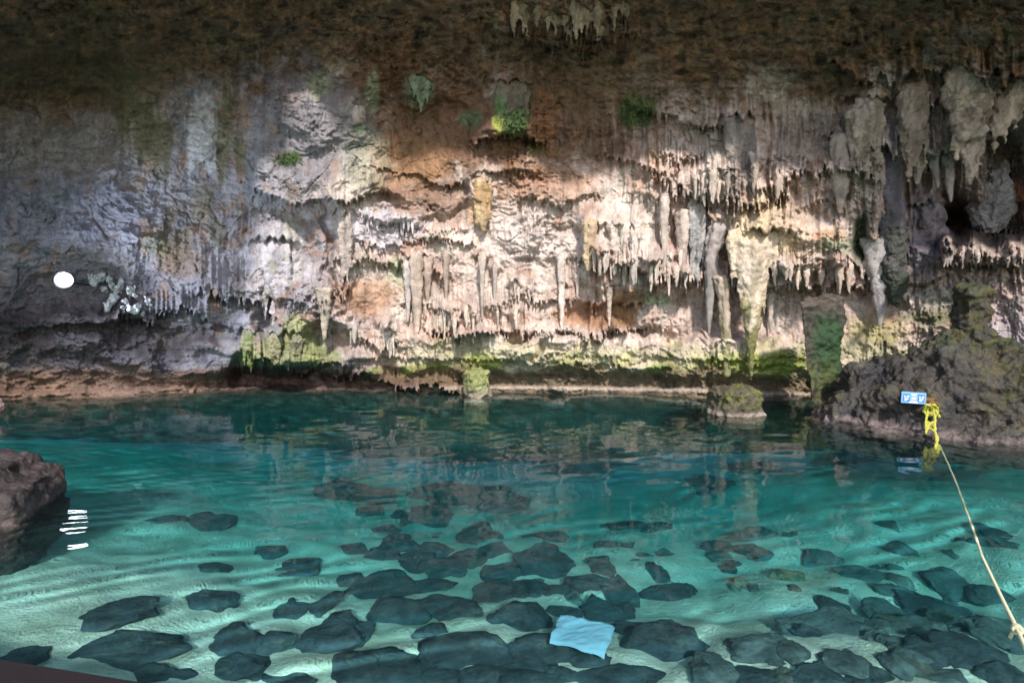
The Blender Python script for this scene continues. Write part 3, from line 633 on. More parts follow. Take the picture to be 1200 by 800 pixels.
L(fa.outputs['Color'], tb.inputs['Color']); L(tb.outputs[0], out.inputs['Surface'])
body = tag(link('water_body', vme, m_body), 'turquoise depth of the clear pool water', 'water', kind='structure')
water = tag(link('pool_water', me, m_wat), 'clear turquoise pool water with small ripples', 'water', kind='structure')

# ------------------------------------------------------------------ light
w = bpy.data.worlds.new('World'); scene.world = w; w.use_nodes = True
nt = w.node_tree; bg = nt.nodes['Background']; sk = nt.nodes.new('ShaderNodeTexSky'); sk.sky_type = 'NISHITA'; sk.sun_disc = False
sk.sun_elevation = rad(SUN_EL); sk.sun_rotation = rad(180 - SUN_AZ); sk.air_density = 1.0
nt.links.new(sk.outputs[0], bg.inputs['Color']); bg.inputs['Strength'].default_value = .15
sd = bpy.data.lights.new('sun', 'SUN'); sun = bpy.data.objects.new('sun', sd); COL.objects.link(sun)
sd.energy = 3.1; sd.angle = rad(4.0); sd.color = (1.0, .94, .88)
sdir = Vector((-math.sin(rad(SUN_AZ)) * math.cos(rad(SUN_EL)), math.cos(rad(SUN_AZ)) * math.cos(rad(SUN_EL)), -math.sin(rad(SUN_EL))))
sun.rotation_euler = sdir.to_track_quat('-Z', 'Y').to_euler(); sun.location = (4, -10, 14)

scene.view_settings.view_transform = 'Standard'; scene.view_settings.look = 'None'
scene.view_settings.gamma = 1; scene.view_settings.use_curve_mapping = False; scene.view_settings.exposure = 0.75
cy = scene.cycles
cy.use_denoising = True; cy.max_bounces = 10; cy.transmission_bounces = 8; cy.volume_bounces = 1; cy.diffuse_bounces = 6
# sunlight goes through the water's surface instead of being stopped by it
blk = bpy.data.collections.new('sun_blockers')
cy.caustics_refractive = True; cy.caustics_reflective = False; cy.sample_clamp_indirect = 4.0; cy.blur_glossy = .3
#OBJECTS
# ------------------------------------------------------------------ stalactites and other dripstone
def ring_mesh(name, path, radii, col, seed, flat=.85, nseg=26, nring=60, flute=.30, rough=.30, tipcol=None, cap=False):
    """a hanging tapered stone: path of world points, radius at each, fluted and knobbly"""
    path = np.array([tuple(p) for p in path], float); radii = np.array(radii, float)
    t = np.linspace(0, 1, len(path)); tt = np.linspace(0, 1, nring)
    c = np.stack([np.interp(tt, t, path[:, k]) for k in range(3)], -1); r = np.interp(tt, t, radii)
    for _ in range(2):
        c[1:-1] = (c[:-2] + 2 * c[1:-1] + c[2:]) / 4; r[1:-1] = (r[:-2] + 2 * r[1:-1] + r[2:]) / 4
    th = np.linspace(0, 2 * np.pi, nseg, endpoint=False)
    R, TH = np.meshgrid(r, th, indexing='ij')
    D = np.stack([np.cos(TH), np.sin(TH) * flat, 0 * TH], -1)
    V = c[:, None, :] + D * R[..., None]
    f = V.reshape(-1, 3); rm = max(r.max(), .02)
    q = np.stack([f[:, 0] / rm, f[:, 1] / rm, f[:, 2] / (rm * 7)], -1)
    tw = np.stack([np.cos(TH) * 2.0, np.sin(TH) * 2.0, V[..., 2] / (rm * 6)], -1).reshape(-1, 3)
    k = flute * fbm3(q, .9, 3, seed) + .9 * flute * (.35 - np.abs(fbm3(tw, 1.0, 2, seed + 11))) + rough * fbm3(f / rm, 1.1, 5, seed + 7, .6) + .05 * fbm3(f, 30, 2, seed)
    V = V + D * (R * k.reshape(R.shape))[..., None]
    V = V.reshape(-1, 3)
    i = np.arange(nring * nseg).reshape(nring, nseg); j = np.roll(i, -1, 1)
    F = np.stack([i[:-1], i[1:], j[1:], j[:-1]], -1).reshape(-1, 4).tolist()
    V = np.concatenate([V, [c[0] + [0, 0, r[0] * .2]], [c[-1] - [0, 0, r[-1] * (.15 if cap else .8)]]])
    n0 = nring * nseg
    F += [[n0, int(i[0, a]), int(j[0, a])] for a in range(nseg)] + [[n0 + 1, int(j[-1, a]), int(i[-1, a])] for a in range(nseg)]
    me = bpy.data.meshes.new(name); me.from_pydata(V.tolist(), [], F); me.update()
    m = fbm3(V, 5, 4, seed + 3, zs=.25)
    C_ = np.array(col)[None, :] * (1 + .35 * m[:, None])
    if tipcol is not None:
        z = (V[:, 2] - V[:, 2].min()) / np.ptp(V[:, 2]); a = ss(.75, .15, z + .25 * m)[:, None]
        C_ = C_ + (np.array(tipcol) - C_) * a
    set_col(me, C_)
    return me
_seed = [200]
def build_stalactite(pts, label, col=None, prot=.3, tipcol=None, group='stalactites on the cave wall', name='stalactite', flat=.85, hold=.12, cap=False, cat='stalactite', nring=60, nseg=26, **k):
    """pts: (px, py, half width in px) from root to tip; hangs prot metres off the wall"""
    _seed[0] += 1
    Ya = AXIS[id(pts)]; root = wallY(pts[0][0], pts[0][1] - 4)
    wc = wallC(pts[0][0], pts[0][1] - 3); mx_ = .8 if max(p[2] for p in pts) > 12 else .55; col = np.array(col) * mx_ + wc * (1 - mx_) if name == 'stalactite' else np.array(col)
    path, radii = [], []
    p0 = pts[0]
    path.append(atv(p0[0], p0[1] - 5, Ya + p0[2] * Ya / FPX * 1.5 + .02)); radii.append(p0[2] * .8 * Ya / FPX)
    for i, p in enumerate(pts):
        path.append(atv(p[0] + random.uniform(-.13, .13) * p[2] * (i > 0), p[1], Ya)); radii.append(p[2] * Ya / FPX)
    me = ring_mesh(name, path, radii, col, _seed[0], flat=flat, tipcol=tipcol, cap=cap, nring=nring, nseg=nseg, **k)
    me.transform(Matrix.Translation(-path[1]))
    o = link(name, me, M_DRIP); o.location = path[1]
    return tag(o, label, cat, group)

def build_drape(pts, label, col, cones, prot=.3, tipcol=None, stains=(), group='stalactites on the cave wall', name='stalactite', cat='stalactite', prof=TAPER, amp=.04, f=5.0):
    Ya = AXIS[id(pts)]; k = Ya / FPX; bm = bmesh.new(); rg = np.random.RandomState(int(pts[0][0])); wc = wallC(pts[0][0], pts[0][1] - 4)
    for (px, a, b, hw, dy) in cones:
        P_, R_ = [], []
        for i, q in enumerate(prof):
            P_.append(atv(px + rg.uniform(-.14, .14) * hw, a + (b - a) * i / 6.0, Ya + dy + (hw * k * 1.2 if i == 0 else 0))); R_.append(hw * k * q * rg.uniform(.8, 1.2))
        tube(bm, P_, R_, 14); ellipsoid(bm, P_[-1], (R_[-1], R_[-1], R_[-1] * 1.6), None, 2)
        for _ in range(3):                                     # warts
            t = rg.uniform(.1, .7); ellipsoid(bm, atv(px + rg.uniform(-.7, .7) * hw, a + (b - a) * t, Ya + dy - hw * k * .4), (hw * k * rg.uniform(.3, .55),) * 2 + (hw * k * rg.uniform(.5, 1.1),), None, 2)
    me = remeshed(bm, max(.014, min(.022, pts[0][2] * k * .09)))
    def cf(V, Nn):
        m = fbm3(V, 5, 4, 3, zs=.25); c = np.array(col)[None, :] * (1 + .4 * m[:, None])
        z = (V[:, 2] - V[:, 2].min()) / np.ptp(V[:, 2])
        for q, (sc_, th, fr, st) in enumerate(stains): c = mixn(c, sc_, ss(th, th + .35, fbm3(V, fr, 4, 21 + q, zs=.5)) * st)
        if tipcol is not None: c = mixn(c, tipcol, ss(.7, .1, z + .3 * m))
        return mixn(c, wc, ss(.7, 1.0, z + .2 * m) * .7)
    return tag(finish(me, name, M_DRIP, cf, atv(pts[0][0], pts[0][1], Ya), amp, f, int(pts[0][0]) % 97, .014), label, cat, group)
def build_specs():
    for a_, k_ in SPECS: (build_drape if 'cones' in k_ else build_stalactite)(*a_, **k_)


# ------------------------------------------------------------------ rocks built from fused solids
def finish(me, name, mat, colfn, base, amp=.06, f=2.2, seed=0, fine=.018, strata=0.0):
    V, Nn = mesh_arrays(me)
    d = amp * fbm3(V, f, 4, seed) + fine * fbm3(V, 11, 4, seed + 20) - amp * .9 * np.abs(fbm3(V, f * 1.7, 3, seed + 30)) - fine * 1.2 * np.abs(fbm3(V, 7, 3, seed + 40))
    if strata:
        w = V[:, 2] * 7 + 1.5 * fbm3(V, 1.4, 3, seed + 4); d = d + strata * (np.abs((w % 1) - .5) * 2 - .5)
    V = V + Nn * d[:, None]; put(me, V)
    V, Nn = mesh_arrays(me)
    me.name = name; set_col(me, colfn(V, Nn))
    o = link(name, me, mat); base = Vector(base); me.transform(Matrix.Translation(-base)); o.location = base
    return o
def ball(bm, px, py, Y, rx, rz, ry, rot=None):
    c = atv(px, py, Y); k = Y / FPX
    ellipsoid(bm, c, (rx * k, ry, rz * k), rot)
def mixn(a, b, m): return a + (np.array(b)[None, :] - a) * np.clip(m, 0, 1)[:, None]

build_specs()
# mound on the right
bm = bmesh.new()
for q in [(985, 488, 9.5, 32, 22, .5), (1020, 482, 9.4, 44, 42, .7), (1065, 478, 9.1, 52, 56, .8), (1115, 470, 9.0, 62, 74, .9), (1172, 480, 8.8, 62, 82, .9), (1240, 490, 8.6, 80, 90, 1.1),
          (1008, 442, 9.5, 20, 18, .3), (1045, 436, 9.4, 30, 20, .4), (1085, 425, 9.3, 13, 20, .25), (1112, 414, 9.3, 28, 28, .4), (1138, 405, 9.3, 22, 40, .4), (1168, 432, 9.1, 26, 40, .5),
          (965, 498, 9.4, 22, 12, .4), (1040, 512, 8.7, 50, 22, .6), (1100, 516, 8.35, 55, 24, .5), (1165, 522, 8.0, 60, 26, .5), (1240, 530, 7.8, 70, 30, .7),
          (1010, 540, 9.2, 70, 50, .9), (1120, 550, 8.6, 110, 50, 1.0), (1220, 560, 8.3, 90, 50, 1.0)]:
    ball(bm, *q)
boxm(bm, atv(1137, 372, 9.3), (.50, .44, 1.0), Matrix.Rotation(rad(6), 3, 'Z').to_euler(), .06)
ball(bm, 1088, 408, 9.25, 6, 14, .1)
me = remeshed(bm, .028)
def cmound(V, Nn):
    a = fbm3(V, 2.2, 4, 5); b = fbm3(V, 7, 4, 6)
    c = np.array([.062, .052, .043])[None, :] * (1 + .4 * b[:, None])  # brown rock, darkened: the outcrop's shadow is put into the base colour
    c = mixn(c, (.042, .04, .043), ss(.1, .5, a))
    x = V[:, 0]; z = V[:, 2]
    right = ss(6.6, 7.3, x + .25 * a)
    c = mixn(c, (.075, .07, .02), right * ss(-.25, .35, b + a * .5) * ss(.1, .4, z) * .9)
    c = mixn(c, (.10, .08, .03), right * ss(.2, .5, b - a) * .6)
    c = mixn(c, (.11, .095, .04), ss(.25, .55, fbm3(V, 3.1, 3, 9)) * ss(.05, .2, z) * (1 - ss(.6, .9, z)) * .5)
    c = mixn(c, (.04, .065, .02), ss(.45, .8, Nn[:, 2]) * ss(1.1, 1.35, z) * .6)
    c = mixn(c, (.19, .145, .135), ss(.015, .03, z) * (1 - ss(.07, .11, z + .04 * b)) * .85)
    return c
mound = tag(finish(me, 'rock_outcrop', M_ROCK, cmound, atv(1110, 520, 8.6), .12, 2.1, 31, .03), 'dark brown rock outcrop in the water carrying the blue sign and yellow rope', 'rock outcrop', 'rocks standing in the pool')

# square stone post
bm = bmesh.new(); Yp = 10.2
pts = [(938, 353), (944, 348), (958, 347), (968, 344), (981, 345), (989, 349), (992, 380), (988, 402), (987, 425), (981, 455), (979, 492), (952, 492), (950, 455), (945, 430), (942, 398), (939, 376)]
fr = [bm.verts.new(atv(x, y, Yp - .18)) for x, y in pts]; bk = [bm.verts.new(atv(966 + (x - 966) * .85, y + 2, Yp + .16)) for x, y in pts]
bm.faces.new(fr[::-1]); bm.faces.new(bk)
for i in range(len(pts)): bm.faces.new((fr[i], fr[(i + 1) % len(pts)], bk[(i + 1) % len(pts)], bk[i]))
bmesh.ops.recalc_face_normals(bm, faces=bm.faces[:])
me = remeshed(bm, .022)
def cpost(V, Nn):
    a = fbm3(V, 3, 4, 12, zs=.3); b = fbm3(V, 14, 3, 13, zs=.15)
    c = np.array([.055, .048, .036])[None, :] * (1 + .5 * b[:, None])
    c = mixn(c, (.022, .058, .02), ss(-.15, .3, a) * ss(.3, .6, V[:, 2]) * ss(5.3, 5.75, V[:, 0] + .45 * a + .2 * b) * (1 - ss(1.5, 1.9, V[:, 2])) * .9)
    c = mixn(c, (.11, .12, .035), ss(.05, .4, a + .6 * b) * (1 - ss(.5, 1.1, V[:, 2])) * .7)
    c = mixn(c, (.13, .10, .08), ss(1.7, 2.0, V[:, 2]) * .6)
    return c
tag(finish(me, 'stone_post', M_DRIP, cpost, atv(965, 480, Yp), .05, 3.4, 41, .022), 'flat topped dark stone post streaked with green moss, narrowing to its foot', 'stone post', 'rocks standing in the pool')

# stubs in the water
def stub(px, top, bot, Y, w0, w1, label, cf, seed, name='stalagmite'):
    bm = bmesh.new(); a = atv(px, top, Y); b = atv(px, bot + 30, Y); k = Y / FPX
    r = bmesh.ops.create_cone(bm, cap_ends=True, segments=28, radius1=w1 * k, radius2=w0 * k, depth=(a - b).length, matrix=Matrix.Translation((a + b) / 2))
    ellipsoid(bm, a - Vector((0, 0, .02)), (w0 * k * .95, w0 * k * .8, .12))
    me = remeshed(bm, .022)
    return tag(finish(me, name, M_DRIP, cf, atv(px, bot, Y), .07, 3.2, seed, .025), label, 'stalagmite', 'stubs of stalagmite in the pool')
def cstub(V, Nn):
    a = fbm3(V, 4, 4, 15); b = fbm3(V, 10, 3, 16)
    c = np.array([.10, .085, .055])[None, :] * (1 + .4 * b[:, None])
    c = mixn(c, (.14, .15, .035), ss(-.1, .3, a + .4 * b) * ss(.1, .25, V[:, 2]) * .8)
    c = mixn(c, (.34, .27, .23), ss(.015, .03, V[:, 2]) * (1 - ss(.06, .10, V[:, 2])) * .9)
    return c
stub(861, 458, 488, 9.85, 30, 34, 'squat mossy stone stub standing in the water below the yellow stalactite', cstub, 51)
def cstub2(V, Nn):
    b = fbm3(V, 10, 3, 16); c = np.array([.27, .28, .11])[None, :] * (1 + .4 * b[:, None])
    return mixn(c, (.24, .20, .15), ss(.30, .05, V[:, 2]))
stub(559, 436, 466, 11.6, 17, 14, 'pale green stone stub at the foot of the wall near centre', cstub2, 52)

# boulder on the left
bm = bmesh.new()
boxm(bm, Vector((-5.36, 5.15, -.05)), (1.75, 1.15, .72), Matrix.Rotation(rad(18), 3, 'Z').to_euler(), .16)
boxm(bm, Vector((-5.42, 5.35, .21)), (1.25, .9, .50), Matrix.Rotation(rad(12), 3, 'Z').to_euler(), .14)
boxm(bm, Vector((-5.4, 5.1, -.6)), (1.9, 1.3, .9), Matrix.Rotation(rad(18), 3, 'Z').to_euler(), .2)
me = remeshed(bm, .03)
def cbould(V, Nn):
    a = fbm3(V, 3, 4, 17); b = fbm3(V, 16, 4, 18)
    c = np.array([.060, .045, .042])[None, :] * (1 + .5 * b[:, None])  # reddish brown, with the boulder's shade put into the base colour
    c = mixn(c, (.07, .055, .028), ss(0, .4, a) * ss(.3, .5, V[:, 2]) * .7)
    c = mixn(c, (.15, .105, .095), (1 - ss(.08, .16, V[:, 2] + .03 * a)) * ss(-.05, .0, V[:, 2]) * .8)
    return c
tag(finish(me, 'boulder', M_ROCK, cbould, (-5.2, 5.1, 0), .05, 2.5, 61, .022), 'big two tiered reddish brown boulder at the left edge of the pool', 'boulder', 'rocks standing in the pool')
bm = bmesh.new(); ball(bm, -7, 478, 9.4, 11, 13, .18)
me = remeshed(bm, .02)
tag(finish(me, 'small_rock', M_ROCK, lambda V, n: np.array([.45, .27, .25])[None, :] * (1 + .3 * fbm3(V, 9, 3, 2)[:, None]), atv(-7, 488, 9.4), .03, 4, 62, .01), 'small rounded pinkish rock just showing at the left edge of the photo', 'rock', 'rocks standing in the pool')

# ------------------------------------------------------------------ rocks on the pool bed
def bed_at(px, py, lift=0.0):
    """where a look into the water at this pixel lands on the bed, bent at the surface; and metres per pixel there"""
    d = np.array([float(v) for v in raydir(px, py)]); d /= np.linalg.norm(d)
    k = -CAMZ / d[2]; p = np.array([0, 0, CAMZ]) + d * k
    h = np.hypot(d[0], d[1]); sr = h / IOR; cz = math.sqrt(1 - sr * sr)
    r = np.array([d[0] / h * sr, d[1] / h * sr, -cz]); t = 0.0
    while t < 12:
        q = p + r * t
        if q[2] < -float(bed_depth(np.array(q[0]), np.array(q[1]))) + lift: break
        t += .02
    return q, (k * abs(d[1]) / 1.0 + t / IOR) / FPX, math.asin(-d[2]), t
def bed_rock(px, py, w, h, ang, label, group, col, seed, name='pool_rock', grow=1.12):
    q, mpp, el, t = bed_at(px, py, .05)
    app = math.asin(min(.99, math.sin(el) * 1.0 + .12))
    a = rad(-ang)
    rx = w / 2 * mpp * grow; ry = max(h / 2 * mpp / math.sin(app) * 1.15, rx * .55); rz = min(rx, ry) * .32
    bm = bmesh.new(); bmesh.ops.create_icosphere(bm, subdivisions=4, radius=1.0)
    me = bpy.data.meshes.new(name); bm.to_mesh(me); bm.free()
    V, Nn = mesh_arrays(me)
    # cut flat faces into the ball, then wear it down
    rg = np.random.RandomState(seed)
    for _ in range(11):
        n = rg.normal(size=3); n[2] *= .7; n /= np.linalg.norm(n); c = rg.uniform(.58, .88)
        dd = V @ n; m = dd > c; V[m] -= np.outer((dd[m] - c) * .92, n)
    f = V + seed * 3.1
    V = V * (1 + .30 * fbm3(f, 1.1, 3, seed % 50) + .05 * fbm3(f, 5, 3, seed % 50 + 3))[:, None]
    V[:, 2] = np.where(V[:, 2] > 0, V[:, 2], V[:, 2] * .6)
    V = V * np.array([rx, ry, rz]); put(me, V)
    b = fbm3(f, 2.5, 4, 7); cc = np.array(col)[None, :] * (1 + .5 * b[:, None])
    cc = mixn(cc, (.12, .135, .11), ss(.1, .6, fbm3(f, 3, 4, 12)) * .6 * ss(.2, .7, Nn[:, 2] if False else V[:, 2] / rz))
    set_col(me, cc)
    o = link(name, me, M_BEDROCK); o.location = (q[0], q[1], q[2] - .05 + rz * .30); o.rotation_euler = (rg.uniform(-.12, .12), rg.uniform(-.12, .12), a)
    return tag(o, label, 'rock', group)
DK = (.056, .078, .090); MD = (.115, .145, .145); PL = (.30, .32, .24)
G1 = 'dark rocks on the sandy bed at the left'; G2 = 'dark rocks crowded on the bed at the centre'; G3 = 'stones on the bed at the right'
L1 = 'dark rock lying on open pale sand in the left part of the pool'
L2 = 'dark rounded rock in the crowded bed of rocks at the centre of the pool'
L3 = 'dark greenish stone in the dense stone bed at the right of the pool'
left = [(145, 715, 84, 40, 14, 'large slanting dark rock, upper of the big pair near the lower left corner'), (152, 758, 118, 46, -4, 'widest dark rock, lower of the big pair near the lower left corner'),
        (248, 702, 54, 28, 25, 'dark rock with pointed left end, alone on sand right of the big pair'), (193, 606, 32, 16, 0, None), (247, 612, 52, 26, -12, None), (318, 643, 36, 18, 0, None),
        (355, 665, 54, 24, 15, None), (345, 712, 44, 26, 20, None), (275, 750, 76, 38, 20, 'long dark rock tilting up to the right, lower left between two sand strips'), (325, 750, 50, 28, 28, None),
        (282, 780, 78, 36, 0, 'dark rock cut by the bottom edge of the photo left of centre'), (340, 794, 60, 22, 0, None), (375, 708, 34, 32, 35, None), (388, 744, 78, 56, 15, 'big dark rock with a light hollow, left of the crowded centre'), (408, 677, 35, 22, 0, None),
        (250, 664, 40, 14, 18, None), (20, 768, 60, 30, 8, 'dark rock just above the wooden plank in the lower left corner'), (180, 790, 80, 26, 0, None)]
for i, (a, b, c, d, e, l) in enumerate(left):
    bed_rock(a, b, c, d, e, l or L1, G1, DK, 300 + i)
centre = [(505, 605, 64, 24, -3, 'long flat dark rock farthest out on the bed at the centre'), (470, 604, 22, 11, 0, None), (449, 620, 34, 14, 0, None), (466, 637, 42, 22, -20, None), (414, 644, 34, 20, 10, None), (449, 650, 46, 22, 0, None),
          (487, 660, 38, 36, 10, None), (508, 644, 42, 22, -20, None), (522, 665, 50, 26, 0, None), (445, 692, 70, 42, 12, None), (501, 684, 56, 22, 0, None), (459, 722, 80, 42, 10, None),
          (515, 709, 62, 26, -15, None), (543, 716, 56, 30, 0, None), (550, 655, 38, 24, 0, None), (561, 628, 44, 38, -35, 'dark rock shaped like a bent arm behind the crowded centre'), (589, 670, 60, 26, -10, None), (617, 691, 42, 34, -30, None),
          (582, 700, 56, 44, 10, None), (612, 726, 66, 44, -10, 'large dark rock just left of the blue cloth'), (501, 738, 38, 22, 0, None), (547, 758, 86, 48, 0, 'large oval dark rock left below the blue cloth'), (470, 782, 86, 50, 10, 'large rounded dark rock at the bottom edge left of centre'),
          (407, 746, 50, 52, 20, None), (415, 782, 60, 44, 0, None), (522, 792, 56, 36, 25, None), (634, 764, 100, 42, -12, 'long dark rock under the lower left side of the blue cloth'), (612, 794, 100, 28, 0, None), (641, 660, 62, 46, -15, None),
          (682, 682, 52, 24, -10, None), (659, 691, 40, 18, -10, None), (704, 660, 36, 28, 0, None), (659, 716, 42, 26, 0, None), (708, 717, 62, 36, 0, 'dark rock touching the upper right corner of the blue cloth'), (725, 694, 42, 38, 0, None), (715, 637, 48, 13, -8, None),
          (778, 691, 56, 22, 0, None), (771, 751, 86, 58, -5, 'biggest dark rock right of the blue cloth'), (750, 790, 76, 34, 0, None), (705, 790, 70, 26, 0, None), (750, 618, 60, 20, 0, None), (690, 768, 56, 26, 0, None), (560, 790, 50, 30, 0, None), (580, 645, 40, 18, -10, None), (640, 630, 50, 16, 0, None), (430, 600, 36, 12, 0, None), (735, 735, 40, 26, 20, None)]
for i, (a, b, c, d, e, l) in enumerate(centre):
    bed_rock(a, b, c, d, e, l or L2, G2, DK, 400 + i, grow=1.2)
right = [(812, 756, 46, 38, -20, None), (838, 782, 66, 42, 0, None), (898, 755, 86, 30, -12, 'flat dark rock beside the widest patch of bright sand at the right'), (887, 790, 60, 30, 0, None), (965, 731, 112, 22, -10, 'long low dark rock crossing the right part of the bed'),
         (989, 772, 64, 32, -15, None), (957, 790, 60, 28, 0, None), (1045, 720, 74, 34, -12, None), (1082, 732, 60, 26, -10, None), (1098, 714, 62, 40, -15, None), (1115, 684, 56, 28, -10, None), (1052, 692, 44, 20, -15, None), (1136, 765, 78, 42, -8, None),
         (1178, 744, 62, 48, 0, None), (1052, 774, 42, 34, 10, None), (1090, 764, 52, 32, 0, None), (961, 652, 52, 18, 0, None), (1010, 672, 48, 22, -15, None), (1180, 790, 60, 30, 0, None), (1110, 792, 60, 26, 0, None), (1165, 700, 50, 26, 0, None), (840, 640, 40, 16, 0, None), (890, 625, 44, 16, -8, None)]
for i, (a, b, c, d, e, l) in enumerate(right):
    bed_rock(a, b, c, d, e, l or L3, G3, MD if i % 3 else DK, 500 + i, grow=1.05)
rg = np.random.RandomState(15)
for i in range(26):
    px = rg.uniform(440, 800); py = rg.uniform(625, 797)
    if 635 < px < 728 and 712 < py < 775: continue
    w_ = rg.uniform(16, 46) * (.55 + .6 * (py - 600) / 200)
    bed_rock(px, py, w_, w_ * rg.uniform(.4, .7), rg.uniform(-30, 25), L2, G2, (DK, MD)[i % 2], 700 + i)
rg = np.random.RandomState(25)
for i in range(15):  # boulders added to darken the far water
    px = rg.uniform(60, 1000); py = rg.uniform(492, 590); w_ = rg.uniform(50, 120) * (.5 + (py - 480) / 160)
    if px < 330 and py > 545: continue
    bed_rock(px, py, w_, w_ * rg.uniform(.16, .26), rg.uniform(-8, 8), 'blurred dark boulder added to darken the deep teal water before the wall', 'boulders added to darken the deep part of the pool', DK, 800 + i)
bed_rock(922, 674, 36, 24, 0, 'pale olive rounded stone among dark stones at the right', G3, (.20, .22, .13), 560)
bed_rock(873, 686, 22, 20, 0, 'small pale angular stone left of the pale olive stone', G3, PL, 561)
bed_rock(1030, 744, 34, 22, -10, 'pale grey stone between the dark stones at lower right', G3, (.20, .22, .20), 562)
rg = np.random.RandomState(5)
for i in range(52):
    px = rg.uniform(830, 1198); py = rg.uniform(612, 797)
    w_ = rg.uniform(16, 44) * (.6 + .5 * (py - 600) / 200)
    if 800 < px < 905 and 690 < py < 745: continue
    cc = (MD, DK, MD, (.12, .13, .11))[i % 4]
    bed_rock(px, py, w_, w_ * rg.uniform(.4, .65), rg.uniform(-25, 10), 'small greyish stone scattered in the dense stone bed at the right' if i % 4 == 3 else L3, G3, cc, 600 + i)

# ------------------------------------------------------------------ blue cloth under water
def plane_at(px, py, z):
    d = np.array([float(v) for v in raydir(px, py)]); d /= np.linalg.norm(d)
    p = np.array([0, 0, CAMZ]) + d * (-CAMZ / d[2]); h = np.hypot(d[0], d[1]); sr = h / IOR; cz = math.sqrt(1 - sr * sr)
    return p + np.array([d[0] / h * sr, d[1] / h * sr, -cz]) * (-z / cz)
zc = -.50
A, B, Cc, D = [plane_at(x, y, zc)[:2] for x, y in ((656, 720), (721, 732), (708, 767), (643, 750))]
n = 40; U, Vv = np.meshgrid(np.linspace(0, 1, n), np.linspace(0, 1, n))
XY = (1 - U)[..., None] * ((1 - Vv)[..., None] * A + Vv[..., None] * D) + U[..., None] * ((1 - Vv)[..., None] * B + Vv[..., None] * Cc)
XY = XY + .010 * np.stack([fbm2(U * 3, Vv * 3, 3, 130), fbm2(U * 3, Vv * 3, 3, 131)], -1)
Zc = zc + .008 * fbm2(U * 2.5 + Vv, Vv * 3, 3, 132) + .010 * ridge2(U * 3 + Vv * 2, Vv * 1.5, 2, 133) - .06 * np.maximum(0, U - .9) * 4 - .05 * np.maximum(0, Vv - .92) * 6
me = np_mesh('blue_cloth', np.concatenate([np.stack([XY[..., 0], XY[..., 1], Zc], -1).reshape(-1, 3)]), grid_faces(n, n))
base = Vector(me.vertices[n * n // 2 + n // 2].co)
me.transform(Matrix.Translation(-base))
cloth = link('blue_cloth', me, plain('blue_cloth', (.27, .52, .66), .85, bump=.004, bscale=90, var=.1)); cloth.location = base
sm = cloth.modifiers.new('thickness', 'SOLIDIFY'); sm.thickness = .008
tag(cloth, 'light blue crumpled cloth lying on dark rocks under the water', 'cloth')

# ------------------------------------------------------------------ sign, ropes
dg = bpy.context.evaluated_depsgraph_get(); dg.update()
bvh = BVHTree.FromObject(mound, dg)
def mound_hit(px, py):
    o = cam.location - mound.location; d = Vector([float(v) for v in raydir(px, py)]).normalized()
    h = bvh.ray_cast(o, d)
    return (h[0] + mound.location, h[1]) if h[0] is not None else (atv(px, py, 8.3), Vector((0, -1, 0)))
M_BLUE = plain('sign_blue', (.16, .36, .62), .5, var=.12, bscale=30); M_DBLUE = plain('sign_dark_blue', (.04, .17, .45), .5, var=.1); M_WHITE = plain('sign_white', (.78, .78, .80), .5, var=.06); M_SPINK = plain('sign_pink', (.62, .42, .50), .5, var=.06)
hp = min((mound_hit(1070 + dx, 466 + dy)[0].y for dx in (-14, 0, 14) for dy in (-6, 0, 6))) - .035
sp = atv(1070.5, 466, hp); k = hp / FPX
sign = empty('sign', sp); tag(sign, 'small blue and white notice plate fixed to the dark rock outcrop', 'sign')
sign.rotation_euler = (rad(-4), rad(3), rad(-8))
def slab(name, x, z, w_, h_, y, t, mat, parent):
    bm = bmesh.new(); boxm(bm, Vector((x, y, z)), (w_, t, h_), None, min(.003, t * .3)); o = bm_obj(name, bm, mat, None, False); o.parent = parent; return o
W_, H_ = 27 * k, 13.5 * k
pn = slab('plate', 0, 0, W_, H_, 0, .014, M_BLUE, sign)
slab('backing_block', 0, 0, W_ * .5, H_ * .5, .06, .10, plain('dull_metal', (.12, .11, .10), .6), sign)
for sx in (-1, 1):
    pg = slab('pictogram', sx * W_ * .30, -.004, W_ * .27, H_ * .66, -.009, .004, M_DBLUE, sign)
    for (x, z, w2, h2) in ((-.22, .18, .34, .16), (.24, .2, .3, .2), (0, -.12, .62, .14), (-.1, -.34, .4, .12)):
        slab('mark', sx * W_ * .30 + x * W_ * .27, -.004 + z * H_ * .66, w2 * W_ * .27, h2 * H_ * .66, -.012, .003, M_WHITE, pg)
for z, w2, m in ((.30, .9, M_WHITE), (.12, .7, M_SPINK), (-.06, .8, M_WHITE), (-.26, .95, M_SPINK), (-.40, 1.6, M_WHITE)):
    slab('text_line', 0, z * H_, W_ * .24 * w2, H_ * .09, -.0095, .003, m, sign)

